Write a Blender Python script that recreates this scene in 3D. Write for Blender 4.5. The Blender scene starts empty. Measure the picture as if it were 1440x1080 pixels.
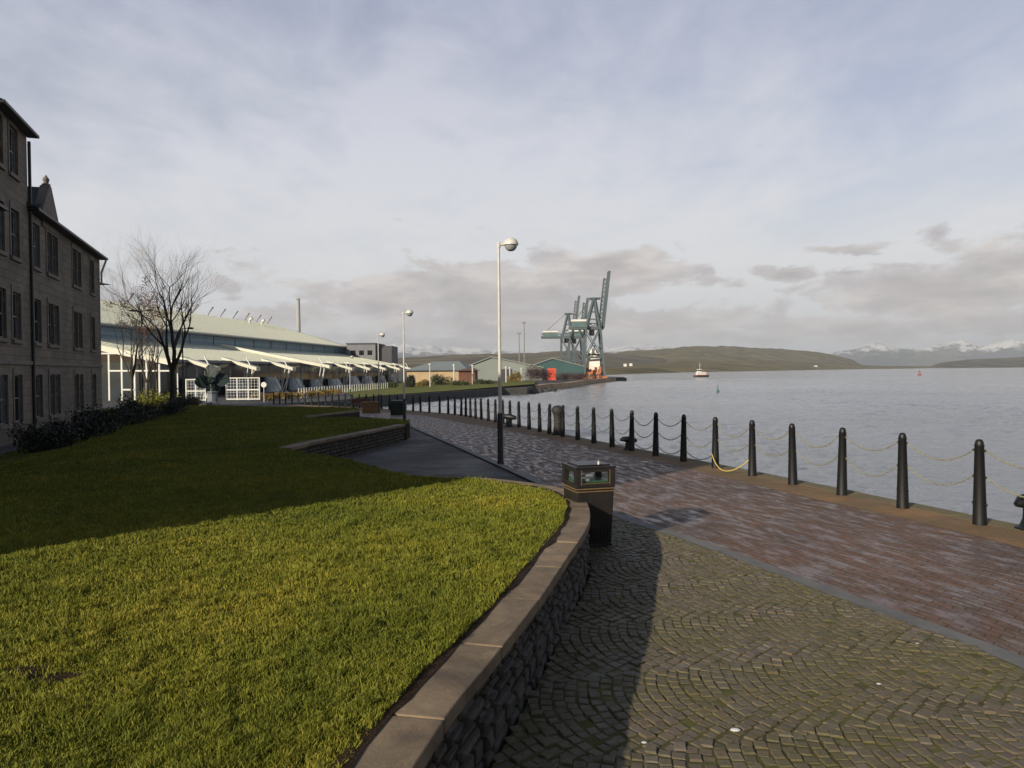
import bpy, bmesh, math, random
import numpy as np
from mathutils import Vector, Matrix, noise
R = math.radians
PI = math.pi
random.seed(7)
rng = np.random.default_rng(11)
scene = bpy.context.scene
col = scene.collection

# ------------------------------------------------------------------ camera
F = 1050.0
PITCH, ROLL, CAMZ, SLOPE = math.atan(19 / 1050), R(0.5), 2.0, 0.016
cam_d = bpy.data.cameras.new('camera')
cam = bpy.data.objects.new('camera', cam_d)
col.objects.link(cam)
cam_d.sensor_width = 36.0
cam_d.lens = 36.0 * F / 1440
cam_d.clip_start, cam_d.clip_end = 0.1, 60000
CAMM = Matrix.Rotation(PI / 2 - PITCH, 3, 'X') @ Matrix.Rotation(-ROLL, 3, 'Z')
cam.matrix_world = Matrix.Translation((0, 0, CAMZ)) @ CAMM.to_4x4()
scene.camera = cam


def gz(y):                      # the promenade falls gently away from the viewer
    return -SLOPE * min(max(y, -30), 92)


def ray(px, py):
    return CAMM @ Vector(((px - 720) / F, (540 - py) / F, -1))


def at(px, py, h=0.0):          # photo pixel -> point on the sloping ground (+h)
    d = ray(px, py)
    t = (CAMZ - h) / (-d.z - SLOPE * d.y)
    if t < 0 or t * d.y > 92:
        t = (CAMZ - h + SLOPE * 92) / (-d.z)
    return Vector((d.x * t, d.y * t, CAMZ + d.z * t))


def atz(px, py, z):
    d = ray(px, py)
    t = (z - CAMZ) / d.z
    return Vector((d.x * t, d.y * t, z))


def atY(px, py, Y):
    d = ray(px, py)
    t = Y / d.y
    return Vector((d.x * t, Y, CAMZ + d.z * t))


# ------------------------------------------------------------------ tagging
def tag(o, label=None, cat=None, group=None, kind=None):
    if label: o['label'] = label
    if cat: o['category'] = cat
    if group: o['group'] = group
    if kind: o['kind'] = kind
    return o


def empty(name, loc, label, cat, group=None, rz=0):
    o = bpy.data.objects.new(name, None)
    col.objects.link(o)
    o.location = loc
    o.rotation_euler = (0, 0, rz)
    o.empty_display_size = 0.2
    tag(o, label, cat, group)
    return o


def copy_tree(o, loc=None, rz=None, label=None, parent=None):
    c = o.copy()
    col.objects.link(c)
    if parent: c.parent = parent
    if loc is not None: c.location = loc
    if rz is not None: c.rotation_euler = (0, 0, rz)
    if label: c['label'] = label
    for ch in list(o.children):
        copy_tree(ch, parent=c)
    return c


WORDS = ('first second third fourth fifth sixth seventh eighth ninth tenth eleventh twelfth thirteenth fourteenth fifteenth '
         'sixteenth seventeenth eighteenth nineteenth twentieth').split()


def nth(n):
    if n <= 20: return WORDS[n - 1]
    t, u = divmod(n, 10)
    tens = {2: 'twenty', 3: 'thirty', 4: 'forty', 5: 'fifty'}[t]
    return tens[:-1] + 'ieth' if u == 0 else tens + '-' + WORDS[u - 1]


# ------------------------------------------------------------------ mesh builder
class MB:
    def __init__(s):
        s.v, s.f = [], []

    def add(s, vs, fs):
        n = len(s.v)
        s.v += [tuple(v) for v in vs]
        s.f += [tuple(n + i for i in f) for f in fs]
        return s

    def box(s, x0, x1, y0, y1, z0, z1, m=None):
        vs = [Vector(p) for p in ((x0, y0, z0), (x1, y0, z0), (x1, y1, z0), (x0, y1, z0), (x0, y0, z1), (x1, y0, z1), (x1, y1, z1), (x0, y1, z1))]
        if m: vs = [m @ v for v in vs]
        return s.add(vs, [(0, 3, 2, 1), (4, 5, 6, 7), (0, 1, 5, 4), (1, 2, 6, 5), (2, 3, 7, 6), (3, 0, 4, 7)])

    def bar(s, a, b, w, h=None, up=(0, 0, 1)):      # rectangular bar between two points
        a, b, h = Vector(a), Vector(b), h or w
        d = (b - a).normalized()
        up = Vector(up)
        if abs(d.dot(up)) > .98: up = Vector((1, 0, 0))
        x = d.cross(up).normalized() * w / 2
        y = x.cross(d).normalized() * h / 2
        vs = [p + i * x + j * y for p in (a, b) for i, j in ((-1, -1), (1, -1), (1, 1), (-1, 1))]
        return s.add(vs, [(0, 3, 2, 1), (4, 5, 6, 7), (0, 1, 5, 4), (1, 2, 6, 5), (2, 3, 7, 6), (3, 0, 4, 7)])

    def tube(s, pts, rads, n=8, cap=True, closed=False):
        pts = [Vector(p) for p in pts]
        if not hasattr(rads, '__len__'): rads = [rads] * len(pts)
        base = len(s.v)
        prev = None
        m = len(pts)
        for i, p in enumerate(pts):
            if closed: d = pts[(i + 1) % m] - pts[i - 1]
            else: d = pts[min(i + 1, m - 1)] - pts[max(i - 1, 0)]
            d.normalize()
            if prev is None:
                x = d.orthogonal().normalized()
            else:
                x = prev - d * prev.dot(d)
                x = x.normalized() if x.length > 1e-6 else d.orthogonal().normalized()
            prev = x
            y = d.cross(x)
            for k in range(n):
                a = 2 * PI * k / n
                s.v.append(tuple(p + (x * math.cos(a) + y * math.sin(a)) * rads[i]))
        rng_ = m if closed else m - 1
        for i in range(rng_):
            for k in range(n):
                a = base + i * n + k
                b = base + i * n + (k + 1) % n
                c = base + ((i + 1) % m) * n + (k + 1) % n
                d_ = base + ((i + 1) % m) * n + k
                s.f.append((a, b, c, d_))
        if cap and not closed:
            s.f.append(tuple(base + k for k in reversed(range(n))))
            s.f.append(tuple(base + (m - 1) * n + k for k in range(n)))
        return s

    def lathe(s, prof, c=(0, 0, 0), n=20, m=None):   # prof: (r, z)
        base = len(s.v)
        for r, z in prof:
            for k in range(n):
                a = 2 * PI * k / n
                p = Vector((c[0] + r * math.cos(a), c[1] + r * math.sin(a), c[2] + z))
                s.v.append(tuple(m @ p if m else p))
        for i in range(len(prof) - 1):
            for k in range(n):
                s.f.append((base + i * n + k, base + i * n + (k + 1) % n, base + (i + 1) * n + (k + 1) % n, base + (i + 1) * n + k))
        s.f.append(tuple(base + k for k in reversed(range(n))))
        s.f.append(tuple(base + (len(prof) - 1) * n + k for k in range(n)))
        return s

    def quad(s, a, b, c, d):
        return s.add([a, b, c, d], [(0, 1, 2, 3)])

    def prism(s, poly, off):       # polygon (3d points) extruded by off
        off = Vector(off)
        n = len(poly)
        vs = [Vector(p) for p in poly] + [Vector(p) + off for p in poly]
        fs = [tuple(range(n)), tuple(reversed(range(n, 2 * n)))] + [(i, n + i, n + (i + 1) % n, (i + 1) % n) for i in range(n)]
        return s.add(vs, fs)

    def build(s, name, mat, parent=None, smooth=False, bevel=0, auto=None, fix=True):
        me = bpy.data.meshes.new(name)
        me.from_pydata(s.v, [], s.f)
        if fix:
            bm = bmesh.new(); bm.from_mesh(me)
            bmesh.ops.recalc_face_normals(bm, faces=bm.faces)
            if smooth:
                for f in bm.faces: f.smooth = True
                for e in bm.edges:
                    if len(e.link_faces) == 2 and e.calc_face_angle(0) > R(auto or 40): e.smooth = False
            bm.to_mesh(me); bm.free()
        me.materials.append(mat)
        o = bpy.data.objects.new(name, me)
        col.objects.link(o)
        if parent: o.parent = parent
        if bevel:
            b = o.modifiers.new('bevel', 'BEVEL')
            b.width = bevel; b.segments = 2; b.limit_method = 'ANGLE'; b.angle_limit = R(35)
        return o


# ------------------------------------------------------------------ materials
def rgb(*c):
    return (c[0], c[1], c[2], 1)


def newmat(name):
    m = bpy.data.materials.new(name)
    m.use_nodes = True
    nt = m.node_tree
    return m, nt, nt.nodes['Principled BSDF']


def ramp(nt, fac, stops, interp='LINEAR'):
    n = nt.nodes.new('ShaderNodeValToRGB')
    n.color_ramp.interpolation = interp
    els = n.color_ramp.elements
    while len(els) > 1: els.remove(els[-1])
    els[0].position, els[0].color = stops[0][0], rgb(*stops[0][1])
    for p, c in stops[1:]:
        e = els.new(p); e.color = rgb(*c)
    nt.links.new(fac, n.inputs[0])
    return n.outputs[0]


def noise_n(nt, scale, detail=6, rough=.6, vec=None, dist=0):
    n = nt.nodes.new('ShaderNodeTexNoise')
    n.inputs['Scale'].default_value = scale
    n.inputs['Detail'].default_value = detail
    n.inputs['Roughness'].default_value = rough
    n.inputs['Distortion'].default_value = dist
    if vec is not None: nt.links.new(vec, n.inputs['Vector'])
    return n.outputs['Fac']


def math_n(nt, op, a, b=None, c=None, clamp=False):
    n = nt.nodes.new('ShaderNodeMath')
    n.operation = op
    n.use_clamp = clamp
    for i, q in enumerate((a, b, c)):
        if q is None: continue
        if isinstance(q, (int, float)): n.inputs[i].default_value = q
        else: nt.links.new(q, n.inputs[i])
    return n.outputs[0]


def mixc(nt, fac, a, b, blend='MIX'):
    n = nt.nodes.new('ShaderNodeMix')
    n.data_type = 'RGBA'
    n.blend_type = blend
    for sock, q in ((n.inputs[0], fac), (n.inputs[6], a), (n.inputs[7], b)):
        if isinstance(q, (int, float)): sock.default_value = q
        elif isinstance(q, tuple): sock.default_value = rgb(*q)
        else: nt.links.new(q, sock)
    return n.outputs[2]


def coords(nt, kind='Object', scale=None, rot=None):
    tc = nt.nodes.new('ShaderNodeTexCoord').outputs[kind]
    if scale or rot:
        mp = nt.nodes.new('ShaderNodeMapping')
        if scale: mp.inputs['Scale'].default_value = scale
        if rot: mp.inputs['Rotation'].default_value = rot
        nt.links.new(tc, mp.inputs[0])
        return mp.outputs[0]
    return tc


def bump(nt, bs, h, strength=.5, dist=.01, normal=None):
    b = nt.nodes.new('ShaderNodeBump')
    b.inputs['Strength'].default_value = strength
    b.inputs['Distance'].default_value = dist
    nt.links.new(h, b.inputs['Height'])
    if normal: nt.links.new(normal, b.inputs['Normal'])
    nt.links.new(b.outputs[0], bs.inputs['Normal'])
    return b.outputs[0]


def pmat(name, c1, c2=None, scale=4, rough=.7, bstr=.3, bdist=.005, bscale=None, metal=0, c3=None, spec=.5, vscale=None):
    m, nt, bs = newmat(name)
    co = coords(nt, scale=vscale)
    c2 = c2 or tuple(x * .7 for x in c1)
    f = noise_n(nt, scale, 8, .62, co)
    st = [(.3, c2), (.62, c1)]
    if c3: st.append((.75, c3))
    nt.links.new(ramp(nt, f, st), bs.inputs['Base Color'])
    bs.inputs['Roughness'].default_value = rough
    bs.inputs['Metallic'].default_value = metal
    bs.inputs['Specular IOR Level'].default_value = spec
    if bstr: bump(nt, bs, noise_n(nt, bscale or scale * 6, 5, .6, co), bstr, bdist)
    return m


M = {}
M['black_iron'] = pmat('black painted iron', (.008, .009, .010), (.005, .005, .006), 9, .5, .35, .002, 60)
M['chain_yellow'] = pmat('weathered yellow chain', (.30, .28, .17), (.13, .12, .09), 20, .6, 0)
M['chain_grey'] = pmat('dull steel chain', (.10, .11, .12), (.04, .04, .04), 20, .5, 0)
M['rope'] = pmat('yellow rope', (.65, .50, .12), (.45, .33, .08), 60, .8, 0)
M['pole_white'] = pmat('cream painted steel', (.62, .60, .55), (.48, .45, .40), 3, .45, .1, .001, 40)
M['lamp_hood'] = pmat('off white lamp hood', (.70, .69, .64), (.58, .56, .50), 5, .4, 0)
M['gold'] = pmat('gold band paint', (.20, .13, .055), (.12, .08, .04), 20, .45, 0)
M['bin_green'] = pmat('green liner', (.03, .10, .05), (.02, .06, .03), 10, .5, 0)
M['paper'] = pmat('white plastic', (.6, .62, .6), (.5, .5, .5), 10, .5, 0)
M['bin_black'] = pmat('weathered black plastic', (.022, .019, .018), (.012, .011, .011), 6, .42, .25, .002, 50)
M['coping'] = pmat('sandstone coping', (.26, .19, .115), (.13, .10, .07), 3.2, .85, .6, .004, 60, c3=(.33, .26, .16))
M['mortar'] = pmat('pale mortar', (.25, .20, .14), (.15, .12, .085), 14, .9, .4, .003, 70)
def stain(m, amt=.6):
    nt = m.node_tree; bs = nt.nodes['Principled BSDF']
    src = bs.inputs['Base Color'].links[0].from_socket
    co = coords(nt)
    st = ramp(nt, noise_n(nt, 1.1, 9, .75, co, .6), [(.36, (.45, .43, .42)), (.52, (1, 1, 1)), (.70, (1.18, 1.1, .98))])
    c = mixc(nt, amt, src, st, 'MULTIPLY')
    v = nt.nodes.new('ShaderNodeTexVoronoi'); v.inputs['Scale'].default_value = 17
    nt.links.new(co, v.inputs['Vector'])
    sp = math_n(nt, 'MULTIPLY', ramp(nt, v.outputs['Distance'], [(.10, (1,) * 3), (.20, (0,) * 3)]), ramp(nt, noise_n(nt, 2.5, 4, .6, co), [(.5, (0,) * 3), (.62, (.7,) * 3)]))
    c = mixc(nt, sp, c, (.33, .31, .24))
    nt.links.new(c, bs.inputs['Base Color'])


stain(M['coping'], .8)
M['rubble'] = pmat('dark rubble stone', (.085, .075, .062), (.035, .032, .028), 5, .85, .8, .01, 30)
M['soil'] = pmat('damp soil', (.050, .031, .018), (.022, .015, .010), 9, .95, .9, .02, 50, spec=.1)
M['dark_stone'] = pmat('harbour wall stone', (.075, .072, .07), (.035, .034, .034), 1.2, .85, .8, .03, 6)
M['quay_stone'] = pmat('mossy quay stone', (.17, .13, .065), (.11, .10, .035), 2.5, .85, .6, .01, 30)
M['quay_sun_tint'] = pmat('quay wall with painted sunlight', (.55, .38, .23), (.34, .22, .13), .3, .85, .4, .05, 2)  # tan lightened: the unlit quay face carries its sunlight in the colour
M['trunk'] = pmat('bark', (.075, .06, .045), (.035, .028, .022), 5, .9, .6, .01, 30)
M['trunk_far'] = pmat('pale bark', (.10, .08, .06), (.05, .04, .03), 5, .9, .3, .01, 30)
M['leaf_dark'] = pmat('dark evergreen leaf', (.028, .034, .016), (.012, .015, .009), 1.5, .6, 0)
M['leaf_mid'] = pmat('shrub leaf', (.07, .085, .025), (.035, .04, .015), .8, .7, 0)
M['leaf_orange'] = pmat('winter bedding leaf', (.30, .20, .055), (.16, .13, .04), .6, .8, 0)
M['leaf_brown'] = pmat('dead brown leaf', (.16, .085, .045), (.09, .045, .03), 2, .8, 0)
M['leaf_yellow'] = pmat('yellow green leaf', (.21, .21, .025), (.12, .13, .02), 2, .8, 0)
M['leaf_purple'] = pmat('purple brown twigs', (.10, .055, .06), (.05, .035, .035), .5, .9, 0)
M['slate'] = pmat('wet slate', (.045, .045, .05), (.028, .028, .03), 3, .6, .4, .01, 12)
M['gutter'] = pmat('black gutter', (.015, .015, .016), (.01, .01, .01), 3, .5, 0)
M['sill'] = pmat('dressed stone', (.21, .18, .145), (.15, .125, .10), 2, .85, .3, .004, 30)
M['frame_dark'] = pmat('grey sash frame', (.20, .20, .20), (.14, .14, .14), 3, .5, 0)
M['roof_green'] = pmat('pale green sheet roof', (.72, .72, .54), (.66, .66, .50), .35, .5, 0)
M['fascia'] = pmat('cream fascia', (.70, .68, .55), (.60, .58, .47), .6, .5, 0)
M['band_blue'] = pmat('blue clerestory glazing', (.11, .25, .33), (.07, .17, .23), .25, .3, 0)
M['white_steel'] = pmat('white steel', (.75, .75, .70), (.62, .62, .58), .6, .5, 0)
M['grey_clad'] = pmat('grey cladding', (.19, .19, .21), (.15, .15, .17), .3, .6, 0)
M['grey_dark'] = pmat('dark cladding', (.06, .06, .07), (.04, .04, .05), .3, .6, 0)
M['cream_wall'] = pmat('cream render', (.52, .39, .23), (.40, .29, .18), .4, .8, 0)
M['brick_red'] = pmat('red brown brick', (.17, .07, .045), (.11, .05, .035), .6, .85, 0)
M['shed_roof'] = pmat('pale shed roof', (.25, .28, .255), (.20, .23, .21), .1, .6, 0)
M['shed_wall'] = pmat('shed wall', (.28, .30, .28), (.2, .22, .21), .2, .7, 0)
M['teal'] = pmat('teal cladding', (.04, .105, .105), (.03, .08, .08), .1, .6, 0)
M['container_red'] = pmat('orange red steel', (.75, .10, .04), (.6, .08, .03), .5, .6, 0)
M['crane_steel'] = pmat('grey blue crane steel', (.095, .125, .138), (.065, .09, .10), .15, .6, 0)
M['crane_green'] = pmat('green machinery house', (.11, .18, .18), (.08, .13, .13), .3, .6, 0)
M['ship_white'] = pmat('ship white paint', (.85, .82, .74), (.7, .66, .58), .3, .5, 0)
M['ship_orange'] = pmat('ship orange paint', (.50, .16, .05), (.3, .1, .05), .3, .6, 0)
M['ship_dark'] = pmat('ship dark hull', (.035, .03, .03), (.02, .02, .02), .3, .6, 0)
M['bronze'] = pmat('green bronze', (.022, .045, .042), (.01, .022, .022), 3, .45, .4, .01, 14)
M['plinth'] = pmat('grey granite', (.20, .22, .25), (.14, .15, .17), 4, .7, .3, .005, 30)
M['timber'] = pmat('tan timber', (.33, .20, .08), (.22, .13, .05), 4, .8, .3, .005, 20, vscale=(1, 1, 8))
M['dark_green'] = pmat('dark green paint', (.01, .03, .022), (.007, .018, .014), 3, .5, 0)
M['concrete'] = pmat('grey concrete', (.26, .26, .25), (.18, .18, .17), .8, .85, .3, .01, 10)
M['bay_glass'] = pmat('pale blue bay glazing', (.19, .25, .29), (.04, .06, .075), 1.1, .2, 0)
M['stack_pale'] = pmat('pale chimney concrete', (.46, .45, .44), (.38, .37, .36), .1, .9, 0)
M['border'] = pmat('grey granite border', (.165, .16, .15), (.10, .10, .095), 3, .75, .5, .006, 40)
M['capstan'] = pmat('rusty dark iron', (.035, .03, .026), (.018, .016, .015), 8, .7, .6, .006, 40)
M['glass_dark'] = pmat('dark window glass', (.012, .014, .017), (.008, .009, .011), .5, .08, 0)
M['glass_blue'] = pmat('blue tinted glazing', (.02, .036, .046), (.01, .015, .02), .25, .12, 0)
M['buoy_red'] = pmat('red buoy paint', (.36, .06, .05), (.25, .05, .04), 1, .5, 0)
M['buoy_green'] = pmat('green buoy paint', (.02, .12, .08), (.015, .08, .05), 1, .5, 0)


def ashlar():
    m, nt, bs = newmat('sandstone blocks')
    uv = coords(nt, 'UV')
    br = nt.nodes.new('ShaderNodeTexBrick')
    nt.links.new(uv, br.inputs['Vector'])
    br.inputs['Scale'].default_value = 1
    br.inputs['Brick Width'].default_value = .62
    br.inputs['Row Height'].default_value = .30
    br.inputs['Mortar Size'].default_value = .012
    br.inputs['Color1'].default_value = rgb(.24, .205, .16)
    br.inputs['Color2'].default_value = rgb(.185, .16, .13)
    br.inputs['Mortar'].default_value = rgb(.11, .095, .075)
    st = ramp(nt, noise_n(nt, .6, 8, .7, uv), [(.3, (.62, .60, .58)), (.65, (1.1, 1.05, 1.0))])
    nt.links.new(mixc(nt, 1.0, br.outputs['Color'], st, 'MULTIPLY'), bs.inputs['Base Color'])
    bs.inputs['Roughness'].default_value = .9
    h = math_n(nt, 'ADD', math_n(nt, 'MULTIPLY', br.outputs['Fac'], -1), math_n(nt, 'MULTIPLY', noise_n(nt, 18, 5, .6, uv), .6))
    bump(nt, bs, h, .5, .01)
    return m


M['ashlar'] = ashlar()


def brickpath():
    m, nt, bs = newmat('wet brick paving')
    uv = coords(nt, 'UV')
    br = nt.nodes.new('ShaderNodeTexBrick')
    nt.links.new(uv, br.inputs['Vector'])
    br.inputs['Scale'].default_value = 1
    br.inputs['Brick Width'].default_value = .215
    br.inputs['Row Height'].default_value = .105
    br.inputs['Mortar Size'].default_value = .005
    br.inputs['Bias'].default_value = -.1
    bs.inputs['Specular IOR Level'].default_value = .42
    br.inputs['Color1'].default_value = rgb(.170, .096, .058)
    br.inputs['Color2'].default_value = rgb(.115, .074, .048)
    br.inputs['Mortar'].default_value = rgb(.040, .035, .027)
    big = noise_n(nt, .45, 5, .6, uv)
    b2 = nt.nodes.new('ShaderNodeTexBrick')
    nt.links.new(uv, b2.inputs['Vector'])
    b2.inputs['Scale'].default_value = 1
    b2.inputs['Brick Width'].default_value = .215
    b2.inputs['Row Height'].default_value = .105
    b2.inputs['Mortar Size'].default_value = .007
    b2.inputs['Color1'].default_value = rgb(0, 0, 0)
    b2.inputs['Color2'].default_value = rgb(1, 1, 1)
    b2.inputs['Mortar'].default_value = rgb(0, 0, 0)
    tint = ramp(nt, big, [(.35, (.72, .75, .78)), (.6, (1.1, 1.0, .92))])
    c = mixc(nt, 1.0, br.outputs['Color'], tint, 'MULTIPLY')
    uvs = coords(nt, 'UV', scale=(2.0, 6.0, 1))
    streak = noise_n(nt, 2.2, 10, .72, uvs, .2)
    fine = noise_n(nt, 14, 6, .7, coords(nt, 'UV', scale=(1, 2.2, 1)))
    streak = math_n(nt, 'ADD', streak, math_n(nt, 'MULTIPLY', math_n(nt, 'SUBTRACT', b2.outputs['Color'], .5), .16))
    streak = math_n(nt, 'ADD', streak, math_n(nt, 'MULTIPLY', math_n(nt, 'SUBTRACT', fine, .5), .4))
    salt = ramp(nt, streak, [(.55, (0, 0, 0)), (.63, (1, 1, 1))])
    c = mixc(nt, math_n(nt, 'MULTIPLY', salt, .40), c, (.35, .28, .225))
    # brown leaf litter and mud along the waterside edge
    nt.links.new(c, bs.inputs['Base Color'])
    wet = ramp(nt, noise_n(nt, .9, 6, .65, uvs), [(.40, (.32,) * 3), (.60, (.85,) * 3)])
    nt.links.new(wet, bs.inputs['Roughness'])
    h = math_n(nt, 'ADD', math_n(nt, 'MULTIPLY', br.outputs['Fac'], -1.2), math_n(nt, 'MULTIPLY', noise_n(nt, 9, 4, .6, uv), .8))
    h = math_n(nt, 'ADD', h, math_n(nt, 'MULTIPLY', noise_n(nt, 1.3, 4, .6, uv), 1.2))
    bump(nt, bs, h, .8, .006)
    return m


M['brick'] = brickpath()


def asphaltish():
    m, nt, bs = newmat('dark setts and asphalt')
    uv = coords(nt, 'Object')
    br = nt.nodes.new('ShaderNodeTexBrick')
    nt.links.new(uv, br.inputs['Vector'])
    br.inputs['Scale'].default_value = 1
    br.inputs['Brick Width'].default_value = .2
    br.inputs['Row Height'].default_value = .1
    br.inputs['Mortar Size'].default_value = .008
    br.inputs['Color1'].default_value = rgb(.085, .080, .075)
    br.inputs['Color2'].default_value = rgb(.06, .058, .055)
    br.inputs['Mortar'].default_value = rgb(.03, .03, .026)
    st = ramp(nt, noise_n(nt, .35, 8, .7, uv), [(.3, (.6, .62, .66)), (.65, (1.1, 1.05, 1.0))])
    nt.links.new(mixc(nt, 1.0, br.outputs['Color'], st, 'MULTIPLY'), bs.inputs['Base Color'])
    nt.links.new(ramp(nt, noise_n(nt, .6, 6, .6, uv), [(.35, (.65,) * 3), (.6, (.95,) * 3)]), bs.inputs['Roughness'])
    bump(nt, bs, math_n(nt, 'ADD', math_n(nt, 'MULTIPLY', br.outputs['Fac'], -1), noise_n(nt, 25, 4, .6, uv)), .5, .006)
    return m


M['setts_dark'] = asphaltish()


def litterstrip():
    m, nt, bs = newmat('quay edge strip with brown dirt and moss')
    uv = coords(nt, 'UV')
    co = coords(nt, 'Object')
    f = noise_n(nt, 1.1, 8, .7, co)
    c = ramp(nt, f, [(.32, (.13, .10, .035)), (.48, (.20, .12, .05)), (.62, (.30, .165, .065)), (.75, (.30, .20, .11))])
    nt.links.new(mixc(nt, ramp(nt, noise_n(nt, 14, 5, .7, co), [(.4, (0,) * 3), (.7, (.55,) * 3)]), c, (.14, .09, .05)), bs.inputs['Base Color'])
    bs.inputs['Roughness'].default_value = .85
    bump(nt, bs, noise_n(nt, 16, 8, .7, co), .9, .02)
    return m


M['litter'] = litterstrip()


def cobblemat():
    m, nt, bs = newmat('granite setts')
    g = nt.nodes.new('ShaderNodeNewGeometry')
    co = coords(nt, 'Object')
    base = ramp(nt, g.outputs['Random Per Island'], [(0, (.115, .090, .066)), (.35, (.145, .114, .085)), (.7, (.165, .132, .10)), (.95, (.16, .115, .085)), (1, (.21, .18, .15))])
    mossf = ramp(nt, noise_n(nt, .9, 8, .72, co), [(.38, (0.15,) * 3), (.62, (.75,) * 3)])
    c = mixc(nt, mossf, base, (.125, .108, .03))
    c = mixc(nt, .7, c, ramp(nt, noise_n(nt, 40, 5, .7, co), [(.3, (.55,) * 3), (.7, (1.15,) * 3)]), 'MULTIPLY')
    nt.links.new(c, bs.inputs['Base Color'])
    nt.links.new(ramp(nt, noise_n(nt, 6, 4, .6, co), [(.3, (.5,) * 3), (.7, (.9,) * 3)]), bs.inputs['Roughness'])
    bump(nt, bs, noise_n(nt, 55, 6, .7, co), .7, .004)
    return m


M['cobble'] = cobblemat()


def mossjoint():
    m, nt, bs = newmat('mossy joints')
    co = coords(nt, 'Object')
    c = ramp(nt, noise_n(nt, 1.2, 8, .7, co), [(.35, (.045, .040, .020)), (.5, (.080, .078, .018)), (.68, (.12, .115, .02))])
    nt.links.new(c, bs.inputs['Base Color'])
    bs.inputs['Roughness'].default_value = 1
    bump(nt, bs, noise_n(nt, 60, 6, .7, co), .8, .008)
    return m


M['moss'] = mossjoint()


def lawnmat(name, blades):
    m, nt, bs = newmat(name)
    co = coords(nt, 'Object')
    g = nt.nodes.new('ShaderNodeNewGeometry')
    k = 1.16 if blades else .8
    big = ramp(nt, noise_n(nt, .55, 6, .65, co), [(.3, (.108 * k, .138 * k, .018)), (.5, (.168 * k, .182 * k, .022)), (.7, (.250 * k, .234 * k, .032))])
    mid = ramp(nt, noise_n(nt, 5, 6, .7, co), [(.35, (.68, .72, .6)), (.65, (1.15, 1.1, 1.2))])
    c = mixc(nt, 1.0, big, mid, 'MULTIPLY')
    if blades:
        rr = ramp(nt, g.outputs['Random Per Island'], [(0, (.6, .65, .5)), (.5, (1, 1, 1)), (.9, (1.3, 1.2, 1.2)), (1, (1.9, 1.5, 2.4))])
        c = mixc(nt, 1.0, c, rr, 'MULTIPLY')
    nt.links.new(c, bs.inputs['Base Color'])
    bs.inputs['Roughness'].default_value = .75 if blades else .95
    bs.inputs['Specular IOR Level'].default_value = .25
    if not blades: bump(nt, bs, noise_n(nt, 9, 8, .8, co), 1.0, .06)
    return m


M['grass_blade'] = lawnmat('grass blades', True)
M['lawn'] = lawnmat('lawn', False)


def watermat():
    m, nt, bs = newmat('estuary water')
    bs.inputs['Base Color'].default_value = rgb(.235, .25, .268)
    bs.inputs['Roughness'].default_value = .1
    bs.inputs['IOR'].default_value = 1.5
    co = coords(nt, 'Object', scale=(.55, 1.0, 1), rot=(0, 0, R(-20)))
    w1 = noise_n(nt, 1.7, 7, .66, co, .5)
    w2 = noise_n(nt, .22, 5, .6, co, .2)
    w3 = noise_n(nt, .02, 4, .6, coords(nt, 'Object', scale=(.3, 1.0, 1)))
    h = math_n(nt, 'ADD', math_n(nt, 'MULTIPLY', w1, .42), math_n(nt, 'MULTIPLY', w2, .6))
    b = nt.nodes.new('ShaderNodeBump')
    b.inputs['Distance'].default_value = .5
    nt.links.new(ramp(nt, w3, [(.35, (.45,) * 3), (.65, (1,) * 3)]), b.inputs['Strength'])
    nt.links.new(h, b.inputs['Height'])
    nt.links.new(b.outputs[0], bs.inputs['Normal'])
    return m


M['water'] = watermat()


def hillmat(name, stops, scale, snow=None, stretch=(1, 1, 1)):
    m, nt, bs = newmat(name)
    co = coords(nt, 'Object', scale=stretch)
    c = ramp(nt, noise_n(nt, scale, 9, .6, co, .5), stops)
    v = nt.nodes.new('ShaderNodeTexVoronoi')
    v.inputs['Scale'].default_value = scale * 3
    nt.links.new(co, v.inputs['Vector'])
    c = mixc(nt, .45, c, ramp(nt, v.outputs['Color'], [(0, (.06, .055, .04)), (.5, (.13, .12, .06)), (1, (.34, .29, .15))]))
    if snow:
        sx = nt.nodes.new('ShaderNodeSeparateXYZ')
        nt.links.new(coords(nt, 'Object'), sx.inputs[0])
        h = math_n(nt, 'ADD', math_n(nt, 'DIVIDE', sx.outputs[2], snow), math_n(nt, 'MULTIPLY', noise_n(nt, .006, 9, .7, coords(nt, 'Object')), 2.2))
        c = mixc(nt, ramp(nt, h, [(1.72 / 3, (0,) * 3), (1.9 / 3, (1,) * 3)]) if False else math_n(nt, 'MULTIPLY', math_n(nt, 'SUBTRACT', h, 1.78), 4, clamp=True), c, (.8, .8, .8))
    nt.links.new(c, bs.inputs['Base Color'])
    bs.inputs['Roughness'].default_value = 1
    bs.inputs['Specular IOR Level'].default_value = 0
    return m


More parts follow.
